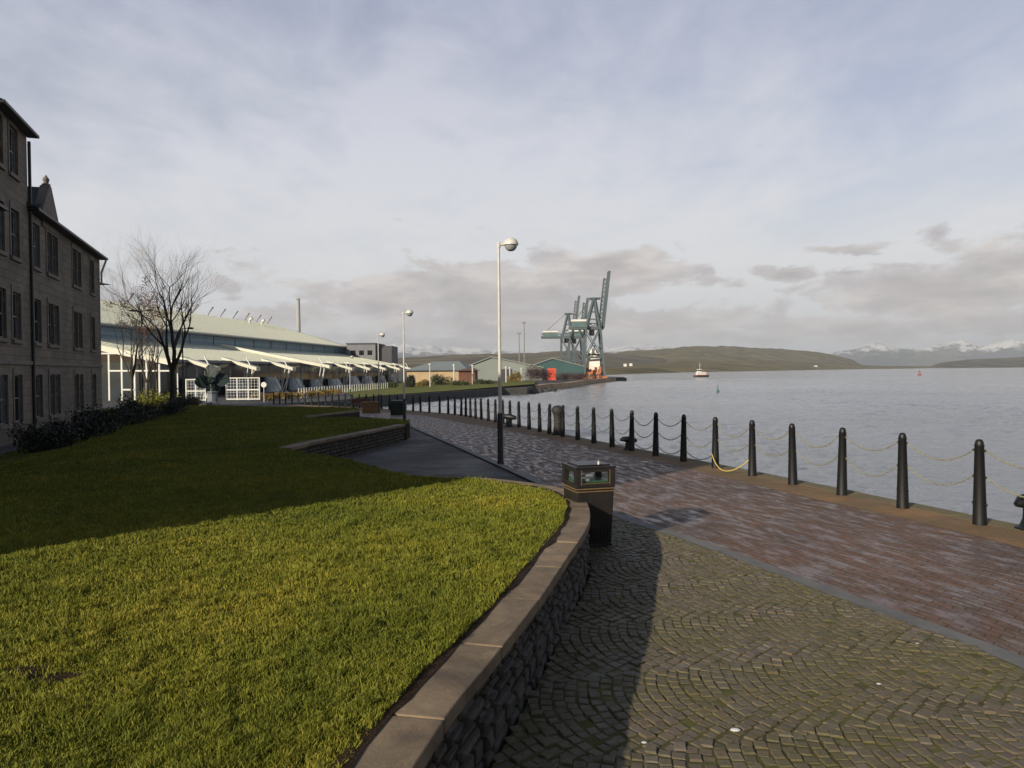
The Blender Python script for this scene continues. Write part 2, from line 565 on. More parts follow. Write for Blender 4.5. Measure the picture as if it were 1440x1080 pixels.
# ------------------------------------------------------------------ curve helpers
def resample(pts, n=None, step=None):
    P = [Vector(p) for p in pts]
    # Catmull-Rom densify
    Q = []
    for i in range(len(P) - 1):
        p0, p1, p2, p3 = P[max(i - 1, 0)], P[i], P[i + 1], P[min(i + 2, len(P) - 1)]
        for k in range(12):
            t = k / 12
            Q.append(.5 * ((2 * p1) + (p2 - p0) * t + (2 * p0 - 5 * p1 + 4 * p2 - p3) * t * t + (3 * p1 - p0 - 3 * p2 + p3) * t ** 3))
    Q.append(P[-1])
    L = [0]
    for a, b in zip(Q, Q[1:]): L.append(L[-1] + (b - a).length)
    tot = L[-1]
    if step: n = max(2, int(round(tot / step)) + 1)
    out, j = [], 0
    for i in range(n):
        s = tot * i / (n - 1)
        while j < len(L) - 2 and L[j + 1] < s: j += 1
        t = (s - L[j]) / max(L[j + 1] - L[j], 1e-9)
        out.append(Q[j].lerp(Q[j + 1], min(max(t, 0), 1)))
    return out


def offset(pts, d):             # shift a plan polyline to its right-hand side
    out = []
    for i, p in enumerate(pts):
        t = (pts[min(i + 1, len(pts) - 1)] - pts[max(i - 1, 0)])
        n = Vector((t.y, -t.x, 0)).normalized()
        out.append(p + n * d)
    return out


def inpoly(px, py, poly):
    x, y = np.asarray(px), np.asarray(py)
    r = np.zeros(x.shape, bool)
    n = len(poly)
    for i in range(n):
        x1, y1, x2, y2 = poly[i][0], poly[i][1], poly[(i + 1) % n][0], poly[(i + 1) % n][1]
        if y1 == y2: continue
        c = ((y1 > y) != (y2 > y)) & (x < (x2 - x1) * (y - y1) / (y2 - y1) + x1)
        r ^= c
    return r


def sheet(name, poly, zf, mat, cutx=(), cuty=(), skirt=None, skirt_mat=None, thick=None):
    bm = bmesh.new()
    vs = [bm.verts.new((p[0], p[1], 0)) for p in poly]
    f = bm.faces.new(vs)
    bmesh.ops.triangulate(bm, faces=[f])
    for x in cutx:
        bmesh.ops.bisect_plane(bm, geom=bm.verts[:] + bm.edges[:] + bm.faces[:], plane_co=(x, 0, 0), plane_no=(1, 0, 0))
    for y in cuty:
        bmesh.ops.bisect_plane(bm, geom=bm.verts[:] + bm.edges[:] + bm.faces[:], plane_co=(0, y, 0), plane_no=(0, 1, 0))
    bmesh.ops.recalc_face_normals(bm, faces=bm.faces)
    if bm.faces and sum(f.normal.z for f in bm.faces) < 0:
        bmesh.ops.reverse_faces(bm, faces=bm.faces)
    for v in bm.verts: v.co.z = zf(v.co.x, v.co.y)
    if skirt is not None:
        be = [e for e in bm.edges if e.is_boundary]
        r = bmesh.ops.extrude_edge_only(bm, edges=be)
        for v in [g for g in r['geom'] if isinstance(g, bmesh.types.BMVert)]: v.co.z = skirt
        for f in bm.faces:
            f.normal_update()
            if abs(f.normal.z) < .3: f.material_index = 1
    me = bpy.data.meshes.new(name)
    bm.to_mesh(me); bm.free()
    me.materials.append(mat)
    if skirt_mat: me.materials.append(skirt_mat)
    o = bpy.data.objects.new(name, me)
    col.objects.link(o)
    return tag(o, kind='structure')


def loft(name, A, B, mat, dz=0.0, rows=8, kind='structure', uvscale=1.0):
    """strip between two resampled polylines, laid on the sloping ground; UV in metres"""
    n = len(A)
    vs, fs, uv = [], [], []
    u = 0
    for i in range(n):
        if i: u += ((A[i] - A[i - 1]).length + (B[i] - B[i - 1]).length) / 2
        w = (A[i] - B[i]).length
        for k in range(rows + 1):
            p = A[i].lerp(B[i], k / rows)
            vs.append((p.x, p.y, gz(p.y) + dz)); uv.append((u, w * k / rows))
    for i in range(n - 1):
        for k in range(rows):
            a = i * (rows + 1) + k
            fs.append((a, a + 1, a + rows + 2, a + rows + 1))
    me = bpy.data.meshes.new(name)
    me.from_pydata(vs, [], fs)
    l = me.uv_layers.new(name='UVMap')
    for lp in me.loops: l.data[lp.index].uv = uv[lp.vertex_index]
    me.materials.append(mat)
    o = bpy.data.objects.new(name, me)
    col.objects.link(o)
    if sum(p.normal.z for p in me.polygons) < 0: me.flip_normals()
    if kind: tag(o, kind=kind)
    return o


# ------------------------------------------------------------------ plan of the place
POSTPX = [(1378, 738), (1270, 714), (1183, 697), (1116, 683), (1057, 669), (1005, 658), (961, 650), (923, 643), (889, 635.5), (860, 629),
          (834.6, 623), (812, 618.5), (791, 614.5), (773, 611), (759, 607.5), (744, 604.3), (730, 601.3), (717.7, 598.5), (707, 596), (696.5, 594),
          (687, 592), (677, 590.2), (669, 588.6), (661.5, 587.2), (655, 586), (648.5, 584.8)]
line_pts = [(7.6, 4.5), (7.15, 7.2), (6.37, 10.16), (5.68, 12.9), (4.62, 17.1), (3.04, 22.7), (1.45, 28.6), (-.07, 34.6), (-1.65, 40.4), (-3.3, 46), (-5.3, 51.5)]
MAIN = resample([(x, y, 0) for x, y in line_pts], step=.1)
posts = []
for px, py in POSTPX:
    az = ray(px, py); az = az.x / az.y
    best = min(MAIN, key=lambda p: abs(p.x / p.y - az) if p.y > 8 else 9)
    posts.append(best.copy())
# carry on with even spacing round the corner and along the inlet
left_run = [posts[-1], Vector((-4.35, 48.6, 0)), Vector((-6.0, 51.2, 0))] + [at(x, y).copy() for x, y in ((560, 577), (482, 572.4), (445, 570.6), (385, 568.2))]
for p in left_run: p.z = 0
LR = resample(left_run, step=1.47)
n_main = len(posts)
posts += LR[1:]
posts.insert(0, min(MAIN, key=lambda p: abs((p - posts[0]).length - 1.47) + (10 if p.y > posts[0].y else 0)).copy())
for p in posts: p.z = gz(p.y)
full_line = resample([Vector((8.6, -12, 0)), Vector((8.2, -4, 0))] + [Vector((x, y, 0)) for x, y in line_pts[:-1]] + [Vector((p.x, p.y, 0)) for p in left_run[2:]], step=1.0)
QE = offset(full_line, .50)          # outer edge of the quay

# far side of the inlet and the far quay (all at water level z = -3)
WZ = -3.0
far = [atz(470, 563, -1.5), atz(520, 559, -1.5), atz(560, 556, -1.5), atz(620, 551.5, -1.5), atz(661, 549, -1.5), atz(709, 546, -1.5), atz(741, 544.2, -1.5)]
far2 = [atz(741, 556, WZ), atz(752, 552.5, WZ), atz(770, 549.3, WZ), atz(798, 547, WZ), atz(821, 541.7, WZ), atz(846, 538.5, WZ), atz(865, 536.3, WZ)]
landpoly = [Vector((p.x, p.y, 0)) for p in QE] + [Vector((p.x, p.y, 0)) for p in [far[0]] + far[1:-1]]
landpoly += [Vector((p.x, p.y, 0)) for p in far2]
landpoly += [Vector((52, 345, 0)), Vector((44, 430, 0)), Vector((20, 640, 0)), Vector((-60, 1100, 0)), Vector((-3500, 1500, 0)), Vector((-3500, -150, 0)), Vector((8.6, -150, 0))]
ground = sheet('ground', landpoly, lambda x, y: gz(y) - .03, M['setts_dark'], cuty=list(range(-28, 95, 4)), skirt=-9, skirt_mat=M['dark_stone'])
ground['label'] = 'paved ground and quay walls'

# water and a bed under it
wm = MB().quad((-9000, -400, WZ), (11000, -400, WZ), (11000, 11900, WZ), (-9000, 11900, WZ))
tag(wm.build('water', M['water']), kind='structure')

# wavelets: real relief on the water from the quay outwards, fading with distance
def wavelets():
    g = np.random.default_rng(3)
    na, nd = 1300, 860
    az = np.linspace(R(-16), R(74), na)
    d = 8.5 * (420 / 8.5) ** np.linspace(0, 1, nd)
    A, D = np.meshgrid(az, d, indexing='ij')
    X, Y = np.sin(A) * D, np.cos(A) * D
    Z = np.zeros_like(X)
    for k in range(80):
        lam = .28 * (5.5 / .28) ** g.random()
        th = R(70) + g.normal() * .65
        amp = .0047 * lam ** .85 * g.uniform(.5, 1.4)
        fade = np.clip(1 - D * .0016 / lam ** .8, 0, 1)
        p = 2 * PI / lam * (X * math.cos(th) + Y * math.sin(th)) + g.uniform(0, 2 * PI)
        s_ = np.sin(p)
        Z += amp * fade * (s_ + .35 * np.cos(2 * p))
    patch = .75 + .45 * np.sin(X * .11 + 1.3 * np.sin(Y * .05)) * np.sin(Y * .043 + X * .02)
    fall = np.clip((420 - D) / 120, 0, 1)
    Z = WZ + .004 + (.17 + Z * patch) * fall
    V = np.stack([X, Y, Z], -1).astype(np.float32)
    me = bpy.data.meshes.new('water')
    me.vertices.add(na * nd)
    me.vertices.foreach_set('co', V.ravel())
    i, j = np.meshgrid(np.arange(na - 1), np.arange(nd - 1), indexing='ij')
    a = i * nd + j
    q = np.stack([a, a + 1, a + nd + 1, a + nd], -1).reshape(-1, 4)
    me.loops.add(q.size); me.loops.foreach_set('vertex_index', q.ravel().astype(np.int32))
    me.polygons.add(len(q)); me.polygons.foreach_set('loop_start', (np.arange(len(q)) * 4).astype(np.int32)); me.polygons.foreach_set('loop_total', np.full(len(q), 4, np.int32))
    me.update(calc_edges=True)
    me.polygons.foreach_set('use_smooth', np.ones(len(q), bool))
    if me.polygons[0].normal.z < 0: me.flip_normals()
    me.materials.append(M['water'])
    o = bpy.data.objects.new('water', me); col.objects.link(o)
    tag(o, kind='structure')


wavelets()

# ------------------------------------------------------------------ promenade strips
Lb = [at(*p) for p in ((1700, 1045), (1440, 925), (1150, 820), (1000, 765), (870, 722), (790, 689), (700, 650), (640, 624), (596, 606), (566, 594), (520, 586.5), (455, 581))]
Rb = [at(*p) for p in ((1790, 868), (1440, 772), (1300, 737), (1150, 703), (1010, 670), (940, 653), (860, 635.5), (780, 619), (700, 603), (640, 593), (590, 584), (500, 577))]
Lb.insert(0, Lb[0] + (Lb[0] - Lb[1]).normalized() * 8)
Rb.insert(0, Rb[0] + (Rb[0] - Rb[1]).normalized() * 8)
for p in Lb + Rb: p.z = 0
N = 160
LA, RA = resample(Lb, N), resample(Rb, N)
tag(loft('brick_path', LA, RA, M['brick'], dz=.004), kind='structure')
# flush grey granite border
LA2 = offset(LA, -.19)
tag(loft('path_border', LA2, LA, M['border'], dz=.008, rows=2), kind='structure')
# mud and moss strip between bricks and the quay coping
fl = resample([Vector((p.x, p.y, 0)) for p in full_line], N)
tag(loft('verge_strip', RA, offset(fl, .12), M['litter'], dz=.006, rows=6), kind='structure')


def quay_coping():
    mb = MB()
    a = resample(offset(full_line, .10), step=1.15)
    for p, q in zip(a, a[1:]):
        d = (q - p).normalized()
        n = Vector((d.y, -d.x, 0))
        g = .012
        p2, q2 = p + d * g, q - d * g
        w = .43
        j = random.uniform(-.008, .008)
        zp, zq = gz(p.y) + .012 + j * .5, gz(q.y) + .012 + j * .5
        b = [p2, q2, q2 + n * w, p2 + n * w]
        top = [Vector((c.x, c.y, z)) for c, z in zip(b, (zp, zq, zq - .01, zp - .01))]
        mb.prism(top, (0, 0, -.36))
    o = mb.build('quay_edge', M['quay_stone'], bevel=.02)
    tag(o, kind='structure')


quay_coping()

# ------------------------------------------------------------------ raised lawn and its retaining walls
H = .56
W1 = [at(x, y, H) for x, y in ((580, 1080), (640, 990), (694, 925), (760, 840), (800, 780), (824, 745), (830, 722), (822, 701), (800, 689), (760, 680.5), (700, 673.5), (640, 670), (600, 667.5), (505, 645), (445, 637))]
d0 = (W1[0] - W1[1]).normalized()
W1 = [W1[0] + d0 * 5, W1[0] + d0 * 2.2] + W1
W2 = [at(x, y, H) for x, y in ((410, 629.5), (440, 622), (470, 616), (520, 606.5), (556, 599.5), (570, 596.5))]
W3 = [Vector((-4.2, 29.5, 0)), Vector((-6.5, 31.5, 0)), Vector((-9.5, 32, 0))]
W4 = [at(x, y, H) for x, y in ((432, 585.5), (470, 581), (506, 577.5))]
W5 = [Vector((-9.6, 44.5, 0)), Vector((-14, 47.5, 0)), Vector((-19, 51, 0)), Vector((-27, 56, 0))]
for L in (W1, W2, W3, W4, W5):
    for p in L: p.z = 0
c1 = resample(W1, step=.15)
c1_wall = [p for p in c1[:min(range(len(c1)), key=lambda i: (c1[i] - W1[-3]).length) + 1]]
c2 = resample(W2, step=.15)
c3 = resample([W2[-1]] + W3, step=.3)
c4 = resample(W4, step=.3)
c5 = resample([W4[-1]] + W5, step=.5)


def fx(y):                       # tenement facade line
    return -9.0 - .333 * y


def lz(x, y):                    # lawn surface
    s = (x - fx(y)) if y < 44 else (x + 40)
    t = min(max((s - .5) / 5.5, 0), 1)
    t = t * t * (3 - 2 * t)
    edge = gz(y) + H + .004
    lo = edge - .62
    w = .025 * noise.noise(Vector((x * .35, y * .35, 0))) + .014 * noise.noise(Vector((x * 1.3, y * 1.3, 3)))
    return lo + (edge - lo) * t + w


left_b = [(-23.5, 56), (-24.5, 50), (-25.5, 46), (-22.4, 42)] + [(fx(y) + 1.1, y) for y in (36, 28, 20, 12, 6, 2)] + [(-9.5, -2), (-9.5, -6)]
inner1 = offset(c1, -.30)
inner2 = offset(c2, -.30)
lawnpoly = [(p.x, p.y) for p in offset(c1, -.27)[::3]] + [(p.x, p.y) for p in offset(c2, -.26)[::3]] + [(p.x, p.y) for p in c3[1::2]] + [(p.x, p.y) for p in offset(c4, -.2)[::2]] + [(p.x, p.y) for p in c5[1:]] + left_b
lawn = sheet('lawn', lawnpoly, lambda x, y: lz(x, y) - .010, M['lawn'], cutx=[x * .4 for x in range(-30, 6)], cuty=[y * .4 for y in range(-12, 50)] + [20 + y * 1.5 for y in range(1, 26)], skirt=-1.2, skirt_mat=M['soil'])
# soil strip between turf and coping, its dark tone also painting the turf's shadow
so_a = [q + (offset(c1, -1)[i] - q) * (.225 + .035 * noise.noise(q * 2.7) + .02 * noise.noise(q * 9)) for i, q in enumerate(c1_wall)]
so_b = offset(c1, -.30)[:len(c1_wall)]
sl_ = loft('soil_shade_edge', so_a, so_b, M['soil'], dz=H + .0065, rows=2)


def wall_thing(pts, label, width=.30, slab=.92, height=H, loc=None, seed=1):
    """pts: dense plan polyline of the outer coping edge, lawn lies on the left"""
    rnd = random.Random(seed)
    c = pts[len(pts) // 2]
    root = empty('retaining_wall', (c.x, c.y, gz(c.y)), label, 'wall', 'low walls round the raised lawn')
    inv = Vector((c.x, c.y, gz(c.y)))
    inn = offset(pts, -width)
    # coping slabs
    mb, mo = MB(), MB()
    i = 0
    step = (pts[1] - pts[0]).length
    k = max(2, int(round(slab / step)))
    while i < len(pts) - 1:
        j = min(i + k, len(pts) - 1)
        if len(pts) - 1 - j < k // 2: j = len(pts) - 1
        dzr = rnd.uniform(-.003, .003)
        out_ = [p.copy() for p in pts[i:j + 1]]
        inn_ = [p.copy() for p in inn[i:j + 1]]
        g = .006
        t0 = (out_[1] - out_[0]).normalized() * g
        t1 = (out_[-1] - out_[-2]).normalized() * g
        out_[0] += t0; inn_[0] += t0; out_[-1] -= t1; inn_[-1] -= t1
        m_ = len(out_)
        vs, fs = [], []
        for o_, n_ in zip(out_, inn_):
            zt = gz(o_.y) + height + dzr
            for q, z in ((o_, zt), (n_, zt), (n_, zt - .075), (o_, zt - .075)):
                vs.append(Vector((q.x, q.y, z)) - inv)
        for a in range(m_ - 1):
            for b in range(4):
                fs.append((a * 4 + b, a * 4 + (b + 1) % 4, (a + 1) * 4 + (b + 1) % 4, (a + 1) * 4 + b))
        fs += [(0, 1, 2, 3), tuple((m_ - 1) * 4 + b for b in (3, 2, 1, 0))]
        mb.add(vs, fs)
        i = j
    mb.build('coping', M['coping'], root, bevel=.007)
    for a in range(len(pts) - 1):                # mortar bed shows in the joints
        o1, o2 = pts[a].lerp(inn[a], .03), pts[a + 1].lerp(inn[a + 1], .03)
        i1, i2 = inn[a].lerp(pts[a], .03), inn[a + 1].lerp(pts[a + 1], .03)
        q = [Vector((p.x, p.y, gz(p.y) + height - .008)) - inv for p in (o1, o2, i2, i1)]
        mo.prism(q, (0, 0, -.05))
    mo.build('mortar_joint', M['mortar'], root)
    # rubble face: rough stones set in courses, proud of a dark backing
    face = offset(pts, -.035)
    vs, fs, n = [], [], len(face)
    bk = MB()
    for a in range(n - 1):
        p, q = face[a], face[a + 1]
        bi, bj = inn[a].lerp(pts[a], .2), inn[a + 1].lerp(pts[a + 1], .2)
        bk.prism([Vector((v.x, v.y, gz(v.y) - .25)) - inv for v in (p.lerp(bi, .06), q.lerp(bj, .06), bj, bi)], (0, 0, height - .08 + .25))
    bk.build('wall_core', M['soil'], root)
    st = MB()
    z0 = -.06
    while z0 < height - .09:
        hgt = rnd.uniform(.06, .13)
        hgt = min(hgt, height - .078 - z0)
        if hgt < .03: break
        s = rnd.uniform(0, .3) / step
        while s < n - 2:
            L = rnd.uniform(.10, .34) / step
            e = min(s + L, n - 1.01)
            zz0, zz1 = z0 + .006 + rnd.uniform(0, .012), z0 + hgt - .006 - rnd.uniform(0, .012)

            def P(t, dout, z):
                a = int(t); fr = t - a
                p = face[a].lerp(face[min(a + 1, n - 1)], fr)
                q = inn[a].lerp(inn[min(a + 1, n - 1)], fr)
                d = (p - q).normalized()
                r = p + d * dout
                return Vector((r.x, r.y, gz(p.y) + z)) - inv
            g = .012 / step
            pr = rnd.uniform(.0, .028)
            S, E, mid = s + g, e - g, (s + e) / 2
            if E - S > .3 * .1 / step:
                tilt = rnd.uniform(-.012, .012)
                ring0 = [P(S, -.03, zz0), P(E, -.03, zz0), P(E, -.03, zz1), P(S, -.03, zz1)]
                i_ = .18 * (E - S)
                ring1 = [P(S + i_ * .3, pr * .6, zz0 + .008), P(E - i_ * .3, pr * .6, zz0 + .01), P(E - i_ * .4, pr * .6, zz1 - .01), P(S + i_ * .4, pr * .6, zz1 - .008)]
                ring2 = [P(S + i_, pr + tilt, zz0 + .022), P(E - i_, pr, zz0 + .022), P(E - i_, pr - tilt, zz1 - .022), P(S + i_, pr, zz1 - .02)]
                st.add(ring0 + ring1 + ring2, [(0, 1, 5, 4), (1, 2, 6, 5), (2, 3, 7, 6), (3, 0, 4, 7), (4, 5, 9, 8), (5, 6, 10, 9), (6, 7, 11, 10), (7, 4, 8, 11), (8, 9, 10, 11)])
            s = e
        z0 += hgt
    st.build('stone_face', M['rubble'], root, fix=True)
    return root


wall_thing(c1_wall, 'long curved sandstone wall with flat coping in the foreground beside the sunlit lawn', seed=1)
wall_thing(c2, 'shaded low wall with pale coping behind the path notch, left of the second lamp', seed=2, slab=1.2)
wall_thing(resample([W4[0], W4[1], W4[2]], step=.25), 'farthest short dark wall end at the back of the lawn', seed=3, slab=1.5)

# ------------------------------------------------------------------ grass blades
def grass(name, poly, zf, count, dens, hgt, wid, seed, ymax, ymin=-3.0):
    g = np.random.default_rng(seed)
    xs0, xs1 = min(p[0] for p in poly), max(p[0] for p in poly)
    X, Y = [], []
    tot = 0
    while tot < count:
        y = g.uniform(ymin, ymax, 400000)
        lo = np.maximum(-.80 * np.maximum(y, 0) - 1.6, xs0)
        x = lo + g.random(400000) * (xs1 - lo)
        d = np.sqrt(x * x + y * y + 2.1)
        keep = g.random(400000) < dens(d) * (xs1 - lo) / (xs1 - xs0)
        x, y = x[keep], y[keep]
        k = inpoly(x, y, poly)
        x, y = x[k], y[k]
        X.append(x); Y.append(y); tot += len(x)
    x, y = np.concatenate(X)[:count], np.concatenate(Y)[:count]
    # patchy growth: short worn spots
    nz = np.array([.7 * noise.noise(Vector((a * 1.7, b * 1.7, 5.0))) + 1.0 * noise.noise(Vector((a * 4.3, b * 4.3, 1.0))) + .9 * noise.noise(Vector((a * 11, b * 11, 2.0))) for a, b in zip(x, y)])
    wob = 1 + .5 * nz
    bare = (np.hypot(x + 2.26, (y - 3.68) * 1.8) < .15 * wob) | (np.hypot(x + 2.5, (y - 3.79) * 1.8) < .13 * wob) | (np.hypot(x + 1.71, (y - 3.57) * 1.6) < .055 * wob) | (np.hypot(x + 2.35, (y - 3.45) * 1.6) < .07 * wob)
    keep = ~(bare & (g.random(len(x)) < .88))
    x, y, nz = x[keep], y[keep], nz[keep]
    n = len(x)
    z = np.array([zf(a, b) for a, b in zip(x, y)])
    d = np.sqrt(x * x + y * y + 2.1)
    nz = np.clip(nz, -.7, 1.0)
    h = hgt * g.uniform(.45, 1.35, n) * (1 + .75 * nz) * (1 + .02 * d)
    z = z + .010 * nz
    h = np.maximum(h, .013)
    w = wid * g.uniform(.6, 1.3, n) * (.55 + .17 * d)
    a = g.uniform(0, 2 * PI, n)
    la = g.uniform(0, 2 * PI, n) * .75 + nz * 6
    ln = h * g.uniform(.25, 1.2, n)
    ca, sa = np.cos(a) * w / 2, np.sin(a) * w / 2
    lx, ly = np.cos(la) * ln, np.sin(la) * ln
    V = np.empty((n, 5, 3), np.float32)
    V[:, 0] = np.stack([x - ca, y - sa, z - .008], 1)
    V[:, 1] = np.stack([x + ca, y + sa, z - .008], 1)
    V[:, 2] = np.stack([x + ca * .8 + lx * .35, y + sa * .8 + ly * .35, z + h * .6], 1)
    V[:, 3] = np.stack([x - ca * .8 + lx * .35, y - sa * .8 + ly * .35, z + h * .6], 1)
    V[:, 4] = np.stack([x + lx, y + ly, z + h * .95], 1)
    me = bpy.data.meshes.new(name)
    me.vertices.add(n * 5)
    me.vertices.foreach_set('co', V.ravel())
    base = (np.arange(n) * 5)[:, None]
    loops = (base + np.array([[0, 1, 2, 3, 3, 2, 4]])).ravel()
    me.loops.add(n * 7)
    me.loops.foreach_set('vertex_index', loops.astype(np.int32))
    me.polygons.add(n * 2)
    ls = (np.arange(n) * 7)[:, None] + np.array([[0, 4]])
    me.polygons.foreach_set('loop_start', ls.ravel().astype(np.int32))
    me.polygons.foreach_set('loop_total', np.tile([4, 3], n).astype(np.int32))
    me.update(calc_edges=True)
    me.materials.append(M['grass_blade'])
    o = bpy.data.objects.new(name, me)
    col.objects.link(o)
    tag(o, 'short green winter grass covering the raised lawn', 'grass', kind='stuff')
    return o


for k_, (x_, y_, r_) in enumerate(((-2.26, 3.68, .16), (-2.5, 3.79, .14), (-1.71, 3.57, .06), (-2.35, 3.45, .07))):
    mb = MB()
    ring = [(x_ + r_ * (1 + .25 * math.sin(a * 3 + k_)) * math.cos(a), y_ + r_ * .6 * (1 + .2 * math.cos(a * 2)) * math.sin(a)) for a in [i * PI / 9 for i in range(18)]]
    mb.add([(x_, y_, lz(x_, y_) + .004)] + [(a, b, lz(a, b) - .008) for a, b in ring], [(0, i + 1, (i + 1) % 18 + 1) for i in range(18)])
    tag(mb.build('bare_soil', M['soil'], smooth=True, auto=170), kind='structure')
blade_poly = [(p.x, p.y) for p in [q + (offset(c1, -1)[i] - q) * (.262 + .035 * noise.noise(q * 2.1)) for i, q in list(enumerate(c1))[::2]]] + [(p.x, p.y) for p in offset(c2, -.34)[::3]] + lawnpoly[len(offset(c1, -.29)[::3]) + len(offset(c2, -.26)[::3]):]
grass('grass', blade_poly, lz, 760000, lambda d: np.clip(9.0 / (d * d), 0, 1), .022, .0031, 5, 55)

# ------------------------------------------------------------------ cobbled plaza with segmental arcs
plaza = [(p.x, p.y) for p in c1 if p.y < W1[-6].y + .2 and p.x > -1.2]
pl_right = [(p.x, p.y) for p in LA2 if p.y < 12.2]
pw = [p for p in c1]
plaza_poly = [(p.x + .0, p.y) for p in pw if -2.5 < p.y < 8.9 and p.x > -2.5]
# right-hand boundary from far to near
rb = [(p.x, p.y) for p in reversed(LA2) if -2.5 < p.y < 12.0]
plaza_poly = plaza_poly + [(1.25, 11.6)] + rb
m_ = sheet('pavement', [(x, y) for x, y in plaza_poly], lambda x, y: gz(y) + .007, M['moss'], cuty=list(range(-2, 12, 1)))


def cobbles():
    W, th = 1.02, R(13)
    ct, sn = math.cos(th), math.sin(th)
    rowh, sl, sag = .080, .098, .27
    pts = []
    for ci in range(-12, 18):
        yc = ci * W + .15
        nb = 12
        for ri in range(-90, 140):
            off = (ri % 2) * .5
            for k in range(nb + 1):
                c = (k + off - nb / 2) / nb
                if abs(c) > .52: continue
                u = ri * rowh + (ci % 2) * .04 + sag * 4 * c * c * .5
                v = yc + c * W
                pts.append((u, v, 8 * sag * c * .5 / W))
    P = np.array(pts)
    x = P[:, 0] * ct - P[:, 1] * sn
    y = P[:, 0] * sn + P[:, 1] * ct
    k = inpoly(x, y, plaza_poly) & (x < 9) & (y > -1.5)
    x, y, sl_ = x[k], y[k], P[k, 2]
    # keep clear of the edges
    vs, fs = [], []
    rnd = random.Random(3)
    for X, Y, s in zip(x, y, sl_):
        a = th + math.atan(s) * -1.0 + rnd.gauss(0, .05)
        # local axes: e1 across the row (thickness), e2 along the row
        along = Vector((s, 1, 0)).normalized()
        along = Vector((along.x * ct - along.y * sn, along.x * sn + along.y * ct, 0))
        r_ = rnd.gauss(0, .07)
        along = Vector((along.x * math.cos(r_) - along.y * math.sin(r_), along.x * math.sin(r_) + along.y * math.cos(r_), 0))
        acr = Vector((along.y, -along.x, 0))
        hl = W / 12 / 2 * rnd.uniform(.78, 1.0)
        hw = rowh / 2 * rnd.uniform(.76, .95)
        cx, cy = X + rnd.gauss(0, .003), Y + rnd.gauss(0, .003)
        top = gz(Y) + .014 + rnd.gauss(0, .0035)
        tx, ty = rnd.gauss(0, .03), rnd.gauss(0, .03)
        n0 = len(vs)
        for (f1, f2, dz) in ((1, 1, -.03), (.97, .97, -.005), (.82, .84, .000)):
            for i, j in ((-1, -1), (1, -1), (1, 1), (-1, 1)):
                q = Vector((cx, cy, 0)) + along * (i * hl * f1) + acr * (j * hw * f2)
                if f1 < .999: q += Vector((rnd.gauss(0, .0022), rnd.gauss(0, .0022), 0))
                vs.append((q.x, q.y, top + dz + tx * i * hl + ty * j * hw))
        for L in (0, 4):
            for i in range(4):
                fs.append((n0 + L + i, n0 + L + (i + 1) % 4, n0 + L + 4 + (i + 1) % 4, n0 + L + 4 + i))
        fs.append((n0 + 8, n0 + 9, n0 + 10, n0 + 11))
    me = bpy.data.meshes.new('cobblestones')
    me.from_pydata(vs, [], fs)
    for p in me.polygons: p.use_smooth = False
    me.materials.append(M['cobble'])
    o = bpy.data.objects.new('cobblestones', me)
    col.objects.link(o)
    tag(o, 'small worn granite setts laid in overlapping arcs', 'paving', kind='stuff')
    print('cobbles', len(x))


cobbles()
# a few pale shells and chips dropped on the setts
for i, (px, py) in enumerate(((1034, 1031), (1236, 965), (1290, 908), (906, 1048))):
    p = at(px, py)
    mb = MB()
    r0 = .022 if i == 0 else .012
    mb.lathe([(r0 * .6, 0), (r0, r0 * .3), (r0 * .75, r0 * .6), (r0 * .2, r0 * .75)], (0, 0, 0), 9)
    o = mb.build('shell', M['paper'], smooth=True)
    o.location = (p.x, p.y, p.z + .012)
    o.scale = (1.4, .9, 1)
    tag(o, ['largest white shell lying on the setts at the bottom of the photo', 'white chip on the setts, second from the right edge', 'white chip on the setts nearest the grey path border', 'white chip on the shaded setts near the wall shadow'][i], 'shell', 'pale shells and chips on the setts')

# ------------------------------------------------------------------ iron posts and chains
PH = 1.17


def make_post():
    root = empty('iron_post', posts[0], 'x', 'post', 'black iron posts along the quay')
    mb = MB().lathe([(.090, -.02), (.090, .02), (.088, .05), (.058, PH - .10), (.062, PH - .095), (.062, PH - .075), (.055, PH - .07), (.053, PH - .04), (.042, PH - .014), (.024, PH), (.004, PH + .003)], n=20)
    mb.build('shaft', M['black_iron'], root, smooth=True, auto=50)
    for h in (.29, .66, 1.02):
        r = .088 - .030 * h / PH
        for s in (-1, 1):
            kb = MB()
            kb.tube([(0, s * (r - .015), h), (0, s * (r + .012), h), (0, s * (r + .028), h)], [.013, .016, .009], 8)
            ring = [(.0, s * (r + .03 + .014 * math.cos(a)), h + .014 * math.sin(a)) for a in [i * PI / 5 for i in range(10)]]
            kb.tube(ring, .005, 5, closed=True)
            kb.build('chain_lug', M['black_iron'], root, smooth=True)
    return root


proto = make_post()
np_ = len(posts)


def post_dir(i):
    a, b = posts[max(i - 1, 0)], posts[min(i + 1, np_ - 1)]
    return math.atan2(b.y - a.y, b.x - a.x) - PI / 2


for i, p in enumerate(posts):
    if i == 0: lab = 'black iron post just beyond the right edge of the photo'
    elif i == 1: lab = 'nearest and largest black iron quay post, rightmost in the photo'
    elif i <= n_main: lab = 'black iron quay post, %s counting leftwards from the right edge' % nth(i)
    else: lab = 'small far black post round the inlet, %s counting leftwards from the corner' % nth(i - n_main)
    if i == 0: o = proto
    else: o = copy_tree(proto)
    o.location = p
    o.rotation_euler = (0, random.uniform(-.02, .02), post_dir(i))
    o['label'] = lab


